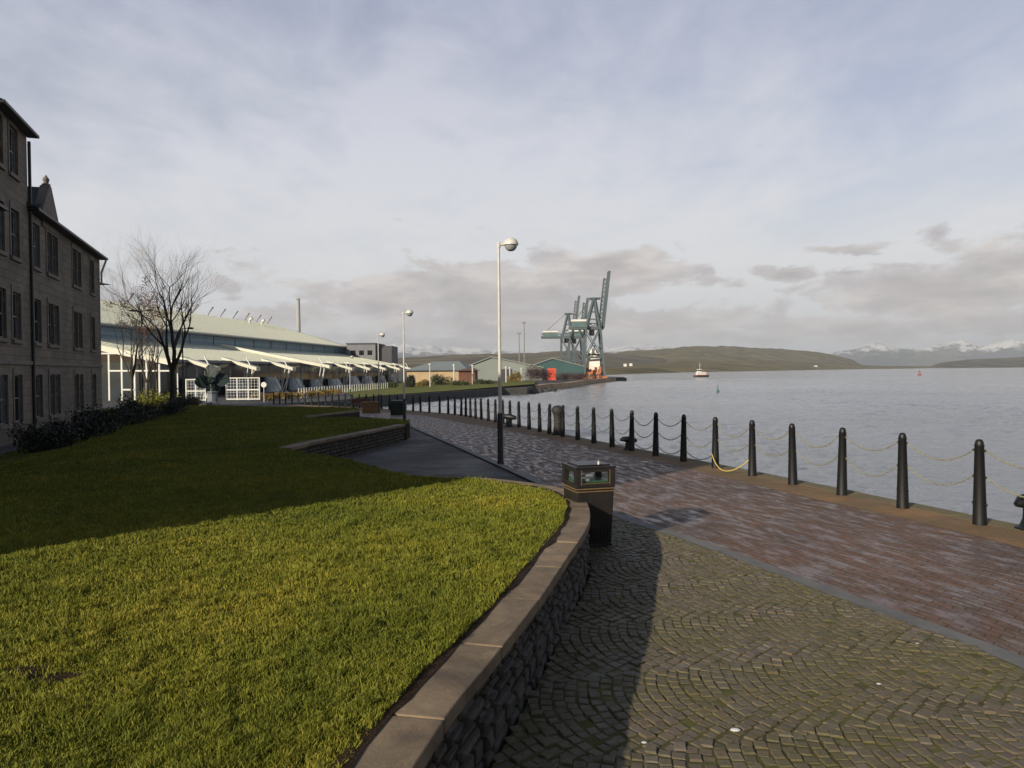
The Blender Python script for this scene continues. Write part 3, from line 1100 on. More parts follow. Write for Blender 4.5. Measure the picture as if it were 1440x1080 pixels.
def chain(a, b, sag, mat, near, name, label, group, r=.009):
    a, b = Vector(a), Vector(b)
    d = b - a
    L = d.length * 1.0 + 2.7 * sag * sag / d.length
    mb = MB()

    def P(t): return a + d * t - Vector((0, 0, 4 * sag * t * (1 - t)))
    if near:
        n = int(L / .036)
        for i in range(n):
            t = (i + .5) / n
            p, q = P(max(t - .5 / n, 0)), P(min(t + .5 / n, 1))
            ax = (q - p).normalized()
            side = ax.cross(Vector((0, 0, 1))).normalized()
            if i % 2: side = ax.cross(side)
            c = (p + q) / 2
            pts = [c + ax * (.024 * math.cos(th)) + side * (.0125 * math.sin(th)) for th in [k * PI / 4 for k in range(8)]]
            mb.tube(pts, .0042, 4, closed=True)
    else:
        mb.tube([P(i / 10) for i in range(11)], r, 5)
    o = mb.build(name, mat, None, smooth=True, fix=False)
    tag(o, label, 'chain', group)
    return o


for i in range(np_ - 1):
    a, b = posts[i], posts[i + 1]
    d = (b - a); d.z = 0; d.normalize()
    near = i < 10
    levels = [('upper', 1.02), ('lower', .66)]
    for lv, h in levels:
        r = .088 - .030 * h / PH + .032
        A, B = a + d * r + Vector((0, 0, h)), b - d * r + Vector((0, 0, h))
        sg = random.uniform(.17, .25)
        if i == 5 and lv == 'upper': sg = .26
        yellow = i < 7
        if i == 0: w = 'pale yellow %s chain running off the right edge of the photo' % lv
        elif i < n_main: w = '%s %s chain hanging between the %s and %s quay posts from the right edge' % ('yellowed' if yellow else 'grey', lv, nth(i), nth(i + 1))
        else: w = 'tiny far %s chain round the inlet, %s span leftwards from the corner' % (lv, nth(i - n_main + 1))
        chain(A, B, sg, M['chain_yellow'] if yellow else M['chain_grey'], near, 'chain', w, 'chains hung between the quay posts', r=.009 if i < 20 else .013)
    if 6 <= i <= 9:
        r = .088 - .030 * .29 / PH + .03
        chain(a + d * r + Vector((0, 0, .29)), b - d * r + Vector((0, 0, .29)), .16, M['chain_grey'], near, 'chain',
              'grey bottom chain near the ground between the %s and %s quay posts' % (nth(i), nth(i + 1)), 'chains hung between the quay posts')
a, b = posts[5], posts[6]
mb = MB()
d = b - a
nrm = Vector((-d.y, d.x, 0)).normalized()
mb.tube([a.lerp(b, t) + Vector((0, 0, .33 - 4 * .30 * t * (1 - t) * 1.0)) + nrm * (.09 + .12 * math.sin(PI * t)) for t in [i / 14 for i in range(15)]], .012, 8)
tag(mb.build('rope', M['rope'], smooth=True), 'bright yellow rope looped low between the fifth and sixth quay posts', 'rope')

# ------------------------------------------------------------------ mooring bollards, capstan
def bollard(px, py, off, label, s=1.0, rz=0.0, base=None):
    p = base or at(px, py)
    root = empty('mooring_bollard', (p.x, p.y, gz(p.y)), label, 'bollard', 'iron mooring bollards at the quay edge', rz)
    b = MB().lathe([(.20 * s, 0), (.20 * s, .03), (.15 * s, .05), (.115 * s, .14), (.11 * s, .27 * s)], n=16)
    b.build('base', M['black_iron'], root, smooth=True)
    h = MB().tube([(-.30 * s, 0, .34 * s), (-.20 * s, 0, .37 * s), (0, 0, .36 * s), (.20 * s, 0, .33 * s), (.28 * s, 0, .30 * s)], [.035 * s, .085 * s, .11 * s, .085 * s, .05 * s], 12)
    h.build('head', M['black_iron'], root, smooth=True)
    return root


pb = posts[9]; bollard(0, 0, 0, 'black iron mooring bollard with a long head between the ninth and tenth posts', .85, R(5), base=(posts[9].lerp(posts[10], .3) + Vector((.10, .05, 0))))
bollard(0, 0, 0, 'black mooring bollard at the far right edge of the photo by the water', 1.05, R(20), base=Vector((6.85, 9.80, 0)))
bollard(0, 0, 0, 'small black mooring bollard among the posts right of the tall lamp', 1.25, R(-20), base=(posts[17].lerp(posts[18], .5) + Vector((-.25, -.2, 0))))

pc = at(781, 612)
cap = empty('capstan', (pc.x + .1, pc.y + .1, gz(pc.y)), 'squat dark iron capstan standing between quay posts right of the tall lamp', 'capstan')
cap.scale = (.75, .75, 1)
MB().lathe([(.30, 0), (.30, .06), (.24, .10), (.21, .3), (.20, .62), (.23, .78), (.28, .86)], n=18).build('barrel', M['capstan'], cap, smooth=True)
MB().lathe([(.29, .86), (.31, .90), (.30, 1.0), (.22, 1.08), (.08, 1.12), (.01, 1.12)], n=18).build('cap', M['capstan'], cap, smooth=True)

# ------------------------------------------------------------------ litter bin
pbn = at(829, 768)
bin_ = empty('litter_bin', (pbn.x + .0, pbn.y + .10, gz(pbn.y + .1)), 'black square litter bin with gold bands beside the curved wall', 'bin', rz=R(15))
bin_.scale = (1.03, 1.03, 1.12)


def taper(x0, z0, x1, z1, mat, name, parent, bevel=.006):
    mb = MB()
    vs = [(i * x, j * x, z) for x, z in ((x0, z0), (x1, z1)) for i, j in ((-1, -1), (1, -1), (1, 1), (-1, 1))]
    mb.add(vs, [(0, 3, 2, 1), (4, 5, 6, 7), (0, 1, 5, 4), (1, 2, 6, 5), (2, 3, 7, 6), (3, 0, 4, 7)])
    return mb.build(name, mat, parent, bevel=bevel)


taper(.215, 0, .215, .045, M['bin_black'], 'base', bin_)
body = taper(.205, .045, .232, .60, M['bin_black'], 'body', bin_)
gr = MB()
for s in (-1, 1):                       # vertical ribs and recessed door panel line
    for k in range(9):
        x = -.16 + k * .04
        for f in range(4):
            m = Matrix.Rotation(f * PI / 2, 4, 'Z')
            if s > 0: gr.box(x - .004, x + .004, -.2215, -.214, .09, .22, m)
gr.build('ribs', M['black_iron'], body)
for z in (.615, .645):
    t = .238 if z < .63 else .246
    b = MB()
    b.box(-t, t, -t, t, z - .006, z + .006)
    b.build('gold_band', M['gold'], bin_, bevel=.002)
taper(.232, .60, .236, .662, M['bin_black'], 'collar', bin_)
# hood: four corner pillars, openings, top plate with a shallow dome
hood = MB()
for i, j in ((-1, -1), (1, -1), (1, 1), (-1, 1)):
    hood.box(min(i * .245, i * .175), max(i * .245, i * .175), min(j * .245, j * .175), max(j * .245, j * .175), .662, .86)
for f in range(4):
    m = Matrix.Rotation(f * PI / 2, 4, 'Z')
    hood.box(-.175, .175, -.243, -.215, .662, .71, m)
    hood.box(-.175, .175, -.243, -.215, .825, .86, m)
hood.build('hood', M['bin_black'], bin_, bevel=.005)
tp = MB()
tp.box(-.255, .255, -.255, .255, .86, .885)
tp.box(-.20, .20, -.20, .20, .885, .90)
tp.build('lid', M['bin_black'], bin_, bevel=.008)
li = MB()
li.box(-.19, .19, -.19, .19, .60, .72)
li.build('liner', M['bin_green'], bin_)
pp = MB()
pp.box(-.155, -.02, -.2, -.196, .775, .80)
pp.box(-.15, -.06, -.2, -.196, .725, .75)
pp.build('notice', M['plinth'], bin_)
ash = MB()
ash.lathe([(.012, 0), (.015, .02), (.006, .04)], (.05, -.21, .90), 8)
ash.build('stubber_knob', M['paper'], bin_, smooth=True)
fr = MB()
for s in (-1, 1):
    fr.box(s * .176 - .004, s * .176 + .004, -.2475, -.2445, .69, .845)
fr.box(-.176, .176, -.2475, -.2445, .7, .706)
fr.build('gold_trim', M['gold'], bin_)

# ------------------------------------------------------------------ promenade lamps
def make_lamp(h=5.35, sleeve=1.25):
    root = empty('street_lamp', (0, 0, 0), 'x', 'lamp', 'tall white promenade lamps with ball heads')
    MB().lathe([(.085, 0), (.085, .04), (.075, .06), (.072, sleeve - .04), (.055, sleeve)], n=16).build('sleeve', M['black_iron'], root, smooth=True)
    MB().tube([(0, 0, sleeve - .01), (0, 0, 2.5), (0, 0, h)], [.046, .040, .030], 14).build('pole', M['pole_white'], root, smooth=True)
    MB().tube([(0, 0, h - .05), (0, 0, h + .08)], .045, 12).tube([(-.02, 0, h + .03), (.16, 0, h + .035)], .032, 10).build('bracket', M['pole_white'], root, smooth=True)
    c = (.30, 0, h + .02)
    prof = [(.185, 0), (.185, .03), (.17, .08), (.135, .13), (.07, .17), (.01, .18)]
    hd = MB().lathe(prof, c, 20).build('lamp_hood', M['lamp_hood'], root, smooth=True)
    hd2 = MB().lathe([(.01, -.15), (.06, -.145), (.11, -.115), (.145, -.06), (.155, -.002)], c, 20).build('lamp_bowl', M['bowl'], root, smooth=True)
    return root


m, nt, bs = newmat('smoked lamp bowl')
bs.inputs['Base Color'].default_value = rgb(.30, .31, .30)
bs.inputs['Roughness'].default_value = .12
v = nt.nodes.new('ShaderNodeTexVoronoi'); v.inputs['Scale'].default_value = 30
nt.links.new(coords(nt), v.inputs['Vector'])
bump(nt, bs, v.outputs['Distance'], .5, .01)
M['bowl'] = m
lamp = make_lamp()
lp = at(704, 652)
lamp.location = (lp.x, lp.y, gz(lp.y))
lamp['label'] = 'tallest nearest white promenade lamp with black sleeve, left of the bin'
for (px, py, top, lab) in ((569, 597, 435, 'second nearest white lamp with black sleeve at the end of the shaded wall'),
                           (533, 577, 465, 'third white promenade lamp behind the tan bench by the inlet'),
                           (492.5, 560, 499, 'slim far white lamp in front of the green roofed hall')):
    # distance from the height in the picture
    hpx = py - top
    d = 5.55 * F / hpx
    q = ray(px, py)
    x, y = q.x / q.y * d, d
    copy_tree(lamp, (x, y, gz(y)), 0, lab)

# ------------------------------------------------------------------ small things at the back of the lawn
def boxy_seat():
    q = at(521, 580)
    root = empty('planter', (q.x, q.y, gz(q.y)), 'tan timber planter box standing by the inlet posts', 'planter', rz=R(10))
    b = MB()
    for k in range(4): b.box(-.55, .55, -.3, .3, .02 + k * .17, .17 + k * .17)
    b.build('box', M['timber'], root, bevel=.01)
    r = MB(); r.box(-.6, .6, -.35, .35, .69, .74); r.build('rim', M['timber'], root, bevel=.01)
    s = MB(); s.box(-.5, .5, -.26, .26, .6, .7); s.build('soil', M['soil'], root)


boxy_seat()
q = at(560, 583)
bn = empty('litter_bin', (q.x, q.y, gz(q.y)), 'dark green litter bin behind the second lamp pole', 'bin')
taper(.42, 0, .46, .75, M['dark_green'], 'body', bn)
taper(.50, .75, .40, .92, M['dark_green'], 'hood', bn)
q = at(508, 577)
bnc = empty('bench', (q.x, q.y, gz(q.y)), 'low dark red bench left of the tan planter', 'bench', rz=R(8))
b = MB(); b.box(-.7, .7, -.2, .2, .40, .46); b.build('seat', M['brick_red'], bnc)
for s in (-1, 1):
    b = MB(); b.box(s * .55 - .05, s * .55 + .05, -.18, .18, 0, .40); b.build('leg', M['gutter'], bnc)
b = MB(); b.box(-.7, .7, .18, .22, .55, .85); b.build('backrest', M['brick_red'], bnc)

# ship's propeller monument on a plinth
q = at(299, 575, .3)
prop = empty('propeller_monument', (q.x, q.y, lz(q.x, q.y)), 'dark bronze ship propeller standing on a pale grey plinth', 'monument', rz=R(15))
prop.scale = (1.12, 1.12, 1.12)
MB().lathe([(.42, -.2), (.42, .12), (.33, .16), (.30, .75), (.36, .80), (.36, .88)], n=8).build('plinth', M['plinth'], prop, bevel=.02)
hub = MB()
hub.tube([(0, -.32, 1.55), (0, -.2, 1.55), (0, .2, 1.55), (0, .3, 1.55)], [.12, .24, .28, .22], 16)
hub.tube([(0, 0, .85), (0, 0, 1.4)], [.20, .16], 12)
hub.build('hub', M['bronze'], prop, smooth=True)
for k in range(4):
    a = R(96 + 90 * k)
    bl = MB()
    n = 9
    vs = []
    for i in range(n):
        t = i / (n - 1)
        r = .18 + t * .86
        w = .16 + .34 * math.sin(PI * (t ** .75)) * .95
        if i == n - 1: w = .10
        for sgn in (-1, 1):
            for th in (-.02, .02):
                tw = .55 - .35 * t
                x = sgn * w
                p = Vector((x * math.cos(tw), x * math.sin(tw) + th * (1.3 - t), 0))
                e = Vector((math.cos(a), 0, math.sin(a)))
                g = Vector((-math.sin(a), 0, math.cos(a)))
                vs.append(e * r + g * p.x + Vector((0, p.y, 1.55)))
    fs = []
    for i in range(n - 1):
        a0, b0 = i * 4, (i + 1) * 4
        for u, w_ in ((0, 1), (1, 3), (3, 2), (2, 0)): fs.append((a0 + u, a0 + w_, b0 + w_, b0 + u))
    fs += [(0, 1, 3, 2), tuple((n - 1) * 4 + z for z in (0, 2, 3, 1))]
    bl.add(vs, fs)
    bl.build('blade', M['bronze'], prop, smooth=True, auto=60)

# ------------------------------------------------------------------ foliage
def leaves(name, blobs, n, size, mat, parent=None, seed=1, flat=.0):
    """leaf quads scattered through the volume of overlapping blobs (centre, radii)"""
    g = np.random.default_rng(seed)
    vol = np.array([b[1][0] * b[1][1] * b[1][2] for b in blobs])
    idx = g.choice(len(blobs), n, p=vol / vol.sum())
    C = np.array([b[0] for b in blobs])[idx]
    S = np.array([b[1] for b in blobs])[idx]
    d = g.normal(size=(n, 3)); d /= np.linalg.norm(d, axis=1)[:, None]
    rr = g.random(n) ** .45
    P = C + d * rr[:, None] * S * (1 + .12 * g.normal(size=(n, 1)))
    a = g.normal(size=(n, 3)); a /= np.linalg.norm(a, axis=1)[:, None]
    b = np.cross(a, g.normal(size=(n, 3))); b /= np.linalg.norm(b, axis=1)[:, None]
    s = size * g.uniform(.5, 1.4, (n, 1))
    V = np.stack([P - a * s, P + b * s * .5, P + a * s, P - b * s * .5], 1)
    me = bpy.data.meshes.new(name)
    me.from_pydata(V.reshape(-1, 3).tolist(), [], (np.arange(n * 4).reshape(n, 4)).tolist())
    me.materials.append(mat)
    o = bpy.data.objects.new(name, me)
    col.objects.link(o)
    if parent: o.parent = parent
    return o


def shrub(p, r, h, mat, label, seed, n=1800, size=.05, name='shrub', cat='shrub', group=None, ground=None):
    rnd = random.Random(seed)
    root = empty(name, p, label, cat, group)
    blobs = [((rnd.uniform(-.55, .55) * r[0], rnd.uniform(-.55, .55) * r[1], h * rnd.uniform(.25, .62)), (r[0] * rnd.uniform(.35, .6), r[1] * rnd.uniform(.35, .6), h * rnd.uniform(.28, .42))) for _ in range(9)]
    leaves('foliage', blobs, n, size, mat, root, seed)
    st = MB()
    for _ in range(7):
        st.tube([(rnd.uniform(-.1, .1), rnd.uniform(-.1, .1), 0), (rnd.uniform(-.6, .6) * r[0], rnd.uniform(-.6, .6) * r[1], h * .7)], [.02, .008], 5)
    st.build('stem', M['trunk'], root)
    return root


# dark evergreen shrubs along the tenement foot
sh = [(62, 640, 1.0, .85, 'dark round shrub nearest the camera against the tenement wall'), (95, 632, .9, .75, 'dark shrub second nearest along the tenement wall'),
      (125, 622, 1.1, .95, 'dark shrub under the double windows of the tenement'), (150, 612, 1.3, 1.15, 'dark shrub at the far corner of the tenement'),
      (178, 604, 1.3, 1.3, 'dark shrub just right of the tenement corner'), (205, 598, 1.3, 1.0, 'dark shrub below the bare thin trees'),
      (232, 593, 1.3, 1.0, 'dark shrub under the large bare tree'), (258, 586, 1.2, .8, 'dark low shrub right of the large bare tree'), (278, 581, 1.0, .65, 'dark low shrub left of the propeller')]
for i, (px, py, r, h, lab) in enumerate(sh):
    q = at(px, py, 0.05)
    q.x = max(q.x, fx(q.y) + 1.0) if q.y < 42 else q.x
    shrub((q.x, q.y, lz(q.x, q.y) - .05), (r, r * .8), h * 1.15, M['leaf_dark'], lab, 20 + i, 2600, .05, group='dark shrubs along the back of the lawn')
q = atY(222, 565, 50)
shrub((q.x, q.y, -.6), (1.6, 1.2), 1.7, M['leaf_yellow'], 'sunlit yellow green clipped shrub behind the bare trees', 77, 5000, .06)

# flower bed beyond the inlet (orange strip)
for k in range(4):
    a, b = atY(378 + k * 28, 560, 92 + k * 6), None
    shrub((a.x, a.y, -1.45), (2.6, 1.4), 1.0, M['leaf_orange'], 'clump of orange winter bedding, %s from the left in front of the hall' % nth(k + 1), 90 + k, 1800, .12, name='bedding_plant', cat='plant', group='orange bedding in front of the hall')


def tree(p, height, spread, seed, label, levels=5, trunk_r=.14, mat='trunk', fork=.28, nb=(3, 4), leafmat=None, leafn=0, group='bare winter trees', trunk_h=.22, leafsize=.05):
    rnd = random.Random(seed)
    root = empty('tree', p, label, 'tree', group)
    tr, cr = MB(), MB()
    tips = []

    def grow(mb, a, d, L, r, lev):
        n = 5
        pts, rads = [a], [r]
        for i in range(n):
            d = (d + Vector((rnd.gauss(0, .10), rnd.gauss(0, .10), rnd.gauss(0, .04) + .05))).normalized()
            pts.append(pts[-1] + d * L / n)
            rads.append(r * (1 - .45 * (i + 1) / n))
        if lev >= levels: rads[-1] = r * .25
        mb.tube(pts, rads, 7 if lev < 2 else (5 if lev < 4 else 3), cap=True)
        if lev >= levels:
            tips.append(pts[-1]); tips.append(pts[3]); return
        k = rnd.randint(*nb)
        for j in range(k):
            pos = rnd.randint(2, n) if j else n
            q = pts[pos]
            az = rnd.uniform(0, 2 * PI)
            tilt = rnd.uniform(.25, .72) * (spread if lev else spread * .9)
            x = d.orthogonal().normalized(); y = d.cross(x)
            nd = (d * math.cos(tilt) + (x * math.cos(az) + y * math.sin(az)) * math.sin(tilt)).normalized()
            if nd.z < .05: nd.z = .15; nd.normalize()
            grow(cr, q, nd, L * rnd.uniform(.62, .86), rads[pos] * rnd.uniform(.58, .8), lev + 1)
    # trunk, then whips
    tot = sum(.74 ** i for i in range(levels + 1))
    L0 = height * trunk_h
    Lr = (height - L0) / sum(.74 ** i for i in range(levels)) * 1.08
    top = Vector((rnd.uniform(-.05, .05), 0, L0))
    tr.tube([(0, 0, -.2), (0, 0, .15), tuple(top * .6), tuple(top)], [trunk_r * 1.5, trunk_r * 1.1, trunk_r, trunk_r * .9], 9)
    tr.build('trunk', M[mat], root, smooth=True)
    for j in range(rnd.randint(4, 5)):
        az = 2 * PI * j / 4.5 + rnd.uniform(-.4, .4)
        tilt = rnd.uniform(.2, .6) * spread if j else .05
        nd = Vector((math.cos(az) * math.sin(tilt), math.sin(az) * math.sin(tilt), math.cos(tilt)))
        grow(cr, top, nd, Lr * (1.0 if j == 0 else .85), trunk_r * (.62 if j else .8), 1)
    cr.build('crown', M[mat], root, smooth=True, fix=False)
    if leafmat and tips:
        g = np.random.default_rng(seed)
        blobs = [(tuple(t), (.35, .35, .3)) for t in rnd.sample(tips, min(90, len(tips)))]
        leaves('leaves', blobs, leafn, leafsize, M[leafmat], root, seed)
    return root


q = atY(243, 575, 44)
tree((q.x, q.y, -.7), 12.4, 1.0, 5, 'large bare tree with upright branches in front of the green roofed hall', levels=6, trunk_r=.17, nb=(2, 4))
q = atY(186, 575, 52)
tree((q.x, q.y, -.8), 10.5, .9, 12, 'thin bare tree nearest the tenement corner', levels=5, trunk_r=.09, nb=(2, 3))
q = atY(207, 575, 50)
tree((q.x, q.y, -.8), 9.6, .9, 23, 'small tree still holding brown dead leaves beside the large bare tree', levels=5, trunk_r=.08, nb=(2, 3), leafmat='leaf_brown', leafn=3500, leafsize=.05)
q = atY(222, 575, 56)
tree((q.x, q.y, -.8), 10.5, .9, 31, 'thin bare sapling just left of the large bare tree', levels=5, trunk_r=.07, nb=(2, 3), mat='trunk_far')

# twin-headed road lamps among the trees
def road_lamp(px, top, Y, arms, label):
    q = atY(px, 560, Y); z = atY(px, top, Y).z
    root = empty('road_lamp', (q.x, q.y, -1.2), label, 'lamp', 'dark road lamps in front of the hall')
    hgt = z + 1.2
    MB().tube([(0, 0, 0), (0, 0, 1.2), (0, 0, hgt)], [.10, .07, .045], 10).build('pole', M['gutter'], root, smooth=True)
    for s in arms:
        MB().tube([(0, 0, hgt - .02), (s * .5, 0, hgt + .02)], .03, 8).build('arm', M['gutter'], root)
        MB().lathe([(.05, .12), (.24, .08), (.30, .0), (.22, -.05), (.02, -.07)], (s * .72, 0, hgt), 12).build('lamp_head', M['gutter'], root, smooth=True)


road_lamp(201, 437, 62, (-1, 1), 'dark twin-headed road lamp seen through the thin trees')
road_lamp(258, 462, 66, (1,), 'dark single-headed road lamp right of the large bare tree')

# ------------------------------------------------------------------ tenement
fd = Vector((-.333, 1, 0)).normalized()       # along the facade, away from camera
fn = Vector((fd.y, -fd.x, 0))                  # outward (towards the lawn)


def S(y): return (y) * math.sqrt(1 + .333 ** 2)     # facade distance for a depth y


F0 = Vector((-9.0, 0, 0))


def facade(parent, s0, s1, z0, z1, openings, mat, depth=.16, back=0.0, name='wall', uv=True, body=9.0):
    ss = sorted({s0, s1} | {o[0] for o in openings} | {o[1] for o in openings})
    zs = sorted({z0, z1} | {o[2] for o in openings} | {o[3] for o in openings})
    vs, fs, uvs = [], [], []

    def P(s, z, off=0.0): return F0 + fd * s + fn * (back + off) + Vector((0, 0, z))

    def q(a, b, c, d, U):
        n = len(vs)
        vs.extend([a, b, c, d]); fs.append((n, n + 1, n + 2, n + 3)); uvs.extend(U)
    for i in range(len(ss) - 1):
        for j in range(len(zs) - 1):
            sm, zm = (ss[i] + ss[i + 1]) / 2, (zs[j] + zs[j + 1]) / 2
            if any(o[0] < sm < o[1] and o[2] < zm < o[3] for o in openings): continue
            a, b, c, d = ss[i], ss[i + 1], zs[j], zs[j + 1]
            q(P(a, c), P(b, c), P(b, d), P(a, d), [(a, c), (b, c), (b, d), (a, d)])
    for a, b, c, d in openings:
        for (u, w, x, y) in (((a, c), (a, d), 0, 0), ((b, d), (b, c), 0, 0), ((a, d), (b, d), 0, 0), ((b, c), (a, c), 0, 0)):
            q(P(*u), P(*w), P(w[0], w[1], -depth), P(u[0], u[1], -depth), [u, w, (w[0] + .1, w[1]), (u[0] + .1, u[1])])
    # end walls and back
    for s_ in (s0, s1):
        q(P(s_, z0), P(s_, z0, -body), P(s_, z1, -body), P(s_, z1), [(0, z0), (body, z0), (body, z1), (0, z1)])
    q(P(s0, z0, -body), P(s1, z0, -body), P(s1, z1, -body), P(s0, z1, -body), [(s0, z0), (s1, z0), (s1, z1), (s0, z1)])
    q(P(s0, z1, 0), P(s1, z1, 0), P(s1, z1, -body), P(s0, z1, -body), [(s0, 0), (s1, 0), (s1, 1), (s0, 1)])
    me = bpy.data.meshes.new(name)
    me.from_pydata([tuple(v) for v in vs], [], fs)
    l = me.uv_layers.new(name='UVMap')
    for k, u in enumerate(uvs): l.data[k].uv = u
    me.materials.append(mat)
    o = bpy.data.objects.new(name, me)
    col.objects.link(o); o.parent = parent
    return o


def sbox(mb, s0, s1, o0, o1, z0, z1):
    vs = [F0 + fd * s + fn * o + Vector((0, 0, z)) for z in (z0, z1) for s, o in ((s0, o0), (s1, o0), (s1, o1), (s0, o1))]
    return mb.add(vs, [(0, 3, 2, 1), (4, 5, 6, 7), (0, 1, 5, 4), (1, 2, 6, 5), (2, 3, 7, 6), (3, 0, 4, 7)])


WR = random.Random(41)
M['curtain'] = pmat('net curtain behind glass', (.15, .155, .165), (.07, .075, .085), 6, .25, 0)


def windows(parent, ops, back=0.0):
    for a, b, c, d in ops:
        f = MB()
        e0, e1 = back - .14, back - .08
        t = .055
        sbox(f, a, b, e0, e1, c, c + t); sbox(f, a, b, e0, e1, d - t, d)
        sbox(f, a, a + t, e0, e1, c + t, d - t); sbox(f, b - t, b, e0, e1, c + t, d - t)
        mid = (c + d) / 2
        sbox(f, a + t, b - t, e0 + .005, e1 - .01, mid - .025, mid + .025)
        w = f.build('window', M['frame_dark'], parent)
        g = MB(); sbox(g, a + t, b - t, back - .125, back - .115, c + t, d - t)
        g.build('pane', M['glass_dark'], w)
        k = WR.random()
        if k < .75:
            cw = (b - a) * WR.uniform(.12, .3)
            for u0, u1 in ((a + t, a + t + cw), (b - t - cw, b - t))[:1 if k < .3 else 2]:
                cu = MB(); sbox(cu, u0, u1, back - .1145, back - .1115, c + t, (d - t) if k > .15 else mid)
                cu.build('curtain', M['curtain'], w)
        s = MB()
        sbox(s, a - .12, b + .12, back + .002, back + .09, c - .14, c - .002)
        s.build('sill', M['sill'], w)
        s = MB()
        sbox(s, a - .10, b + .10, back + .002, back + .035, d + .002, d + .24)
        sbox(s, a - .13, a - .002, back + .002, back + .03, c, d)
        sbox(s, b + .002, b + .13, back + .002, back + .03, c, d)
        s.build('surround', M['sill'], w)


def block(y0, y1, zeave, storeys, wins, label, back=0.0, ridge=3.0, hip=False):
    root = empty('tenement', (0, 0, 0), label, 'building', 'sandstone tenement blocks')
    s0, s1 = S(y0), S(y1)
    ops = []
    for y in wins:
        y, w = y if isinstance(y, tuple) else (y, .95)
        for k in range(storeys):
            zt = 2.0 + 3.0 * k
            if w > 1.2:
                ops.append((S(y) - w / 2, S(y) - .07, zt - 1.72, zt)); ops.append((S(y) + .07, S(y) + w / 2, zt - 1.72, zt))
            else: ops.append((S(y) - w / 2, S(y) + w / 2, zt - 1.72, zt))
    facade(root, s0, s1, -1.6, zeave, ops, M['ashlar'], back=back)
    windows(root, ops, back)
    # string course and eaves gutter
    st = MB(); sbox(st, s0, s1, back + .002, back + .07, 2.38, 2.52)
    st.build('string_course', M['sill'], root)
    gt = MB(); sbox(gt, s0 - .1, s1 + .1, back + .003, back + .42, zeave - .06, zeave + .06)
    gt.build('gutter', M['gutter'], root, bevel=.02)
    # pitched slate roof
    rf = MB()
    P = lambda s, o, z: F0 + fd * s + fn * o + Vector((0, 0, z))
    e = .35
    if hip: A, B = s0 + 1.5, s1 - 1.5
    else: A, B = s0 - .15, s1 + .15
    vs = [P(s0 - .15, back + e, zeave + .065), P(s1 + .15, back + e, zeave + .065), P(s1 + .15, back - 9 - e, zeave + .065), P(s0 - .15, back - 9 - e, zeave + .065), P(A, back - 4.5, zeave + ridge), P(B, back - 4.5, zeave + ridge)]
    rf.add(vs, [(0, 1, 5, 4), (2, 3, 4, 5), (0, 4, 3), (1, 2, 5), (0, 3, 2, 1)])
    rf.build('roof', M['slate'], root)
    return root


P3 = lambda s, o, z: F0 + fd * s + fn * o + Vector((0, 0, z))
main_block = block(28.9, 41.6, 8.4, 3, [29.9, (32.2, 1.75), (36.4, 1.75), 39.6], 'shaded three-storey sandstone tenement block with gablet and slate roof, end nearest the hall')
front = block(25.2, 28.9, 11.2, 4, [25.7, 27.3], 'tall four-storey sandstone tenement block cut off by the left edge', back=.02, ridge=.8)
near_b = block(.35, 25.2, 7.6, 2, [(2.5, 1.75), 6, (9, 1.75), 12.5, (16, 1.75), (20, 1.75), 23.2], 'near low tenement wing outside the left edge that shades the lawn', ridge=.9, back=0.0)
# gablet over the double windows
gb = MB()
sc, hw = S(31.9), 1.25
gb.prism([P3(sc - hw, .06, 8.1), P3(sc + hw, .06, 8.1), P3(sc + hw, .06, 8.75), P3(sc + .16, .06, 10.0), P3(sc - .16, .06, 10.0), P3(sc - hw, .06, 8.75)], -fn * .35)
g_ = gb.build('gablet', M['sill'], main_block)
fi = MB().lathe([(.17, 0), (.17, .1), (.09, .14), (.12, .24), (.13, .32), (.06, .42), (.01, .5)], tuple(P3(sc, -.1, 9.98)), 10)
fi.build('finial', M['sill'], g_, smooth=True)
gr_ = MB()
gr_.add([P3(sc - hw - .1, -.05, 8.72), P3(sc + hw + .1, -.05, 8.72), P3(sc, -.05, 9.95), P3(sc - hw - .1, -3.5, 8.72), P3(sc + hw + .1, -3.5, 8.72), P3(sc, -3.5, 9.95)], [(0, 1, 2), (3, 5, 4), (0, 2, 5, 3), (1, 4, 5, 2), (0, 3, 4, 1)])
gr_.build('gablet_roof', M['slate'], g_)
dr = MB()
dr.tube([tuple(P3(S(28.98), .08, -.8)), tuple(P3(S(28.98), .08, 11.0))], .06, 8)
dr.build('drainpipe', M['gutter'], main_block, smooth=True)
dr = MB(); dr.tube([tuple(P3(S(41.4), .12, 7.0)), tuple(P3(S(41.4), .12, 7.6)), tuple(P3(S(41.5), .34, 8.3))], .055, 8)
dr.build('drainpipe', M['pole_white'], main_block, smooth=True)
# chimney / stair head on the near wing, its shadow bulges over the quay
ch = MB()
sbox(ch, S(.75), S(3.2), -1.9, -.35, 7.3, 9.0)
c_ = ch.build('chimney', M['ashlar'], near_b)
# far block beyond the corner
fb = empty('tenement', (0, 0, 0), 'farther tenement block whose dark eave peeps past the corner', 'building', 'sandstone tenement blocks')
b_ = MB(); b_.box(-45, -33.6, 57, 61, -1.6, 9.3); b_.build('wall', M['ashlar'], fb)
b_ = MB(); b_.add([(-45.5, 56.5, 9.3), (-32.7, 56.5, 9.3), (-32.7, 61.4, 9.3), (-45.5, 61.4, 9.3), (-39, 58.5, 10.4), (-39, 59.5, 10.4)], [(0, 1, 4), (1, 2, 5, 4), (2, 3, 5), (3, 0, 4, 5), (0, 3, 2, 1)])
b_.build('roof', M['slate'], fb)

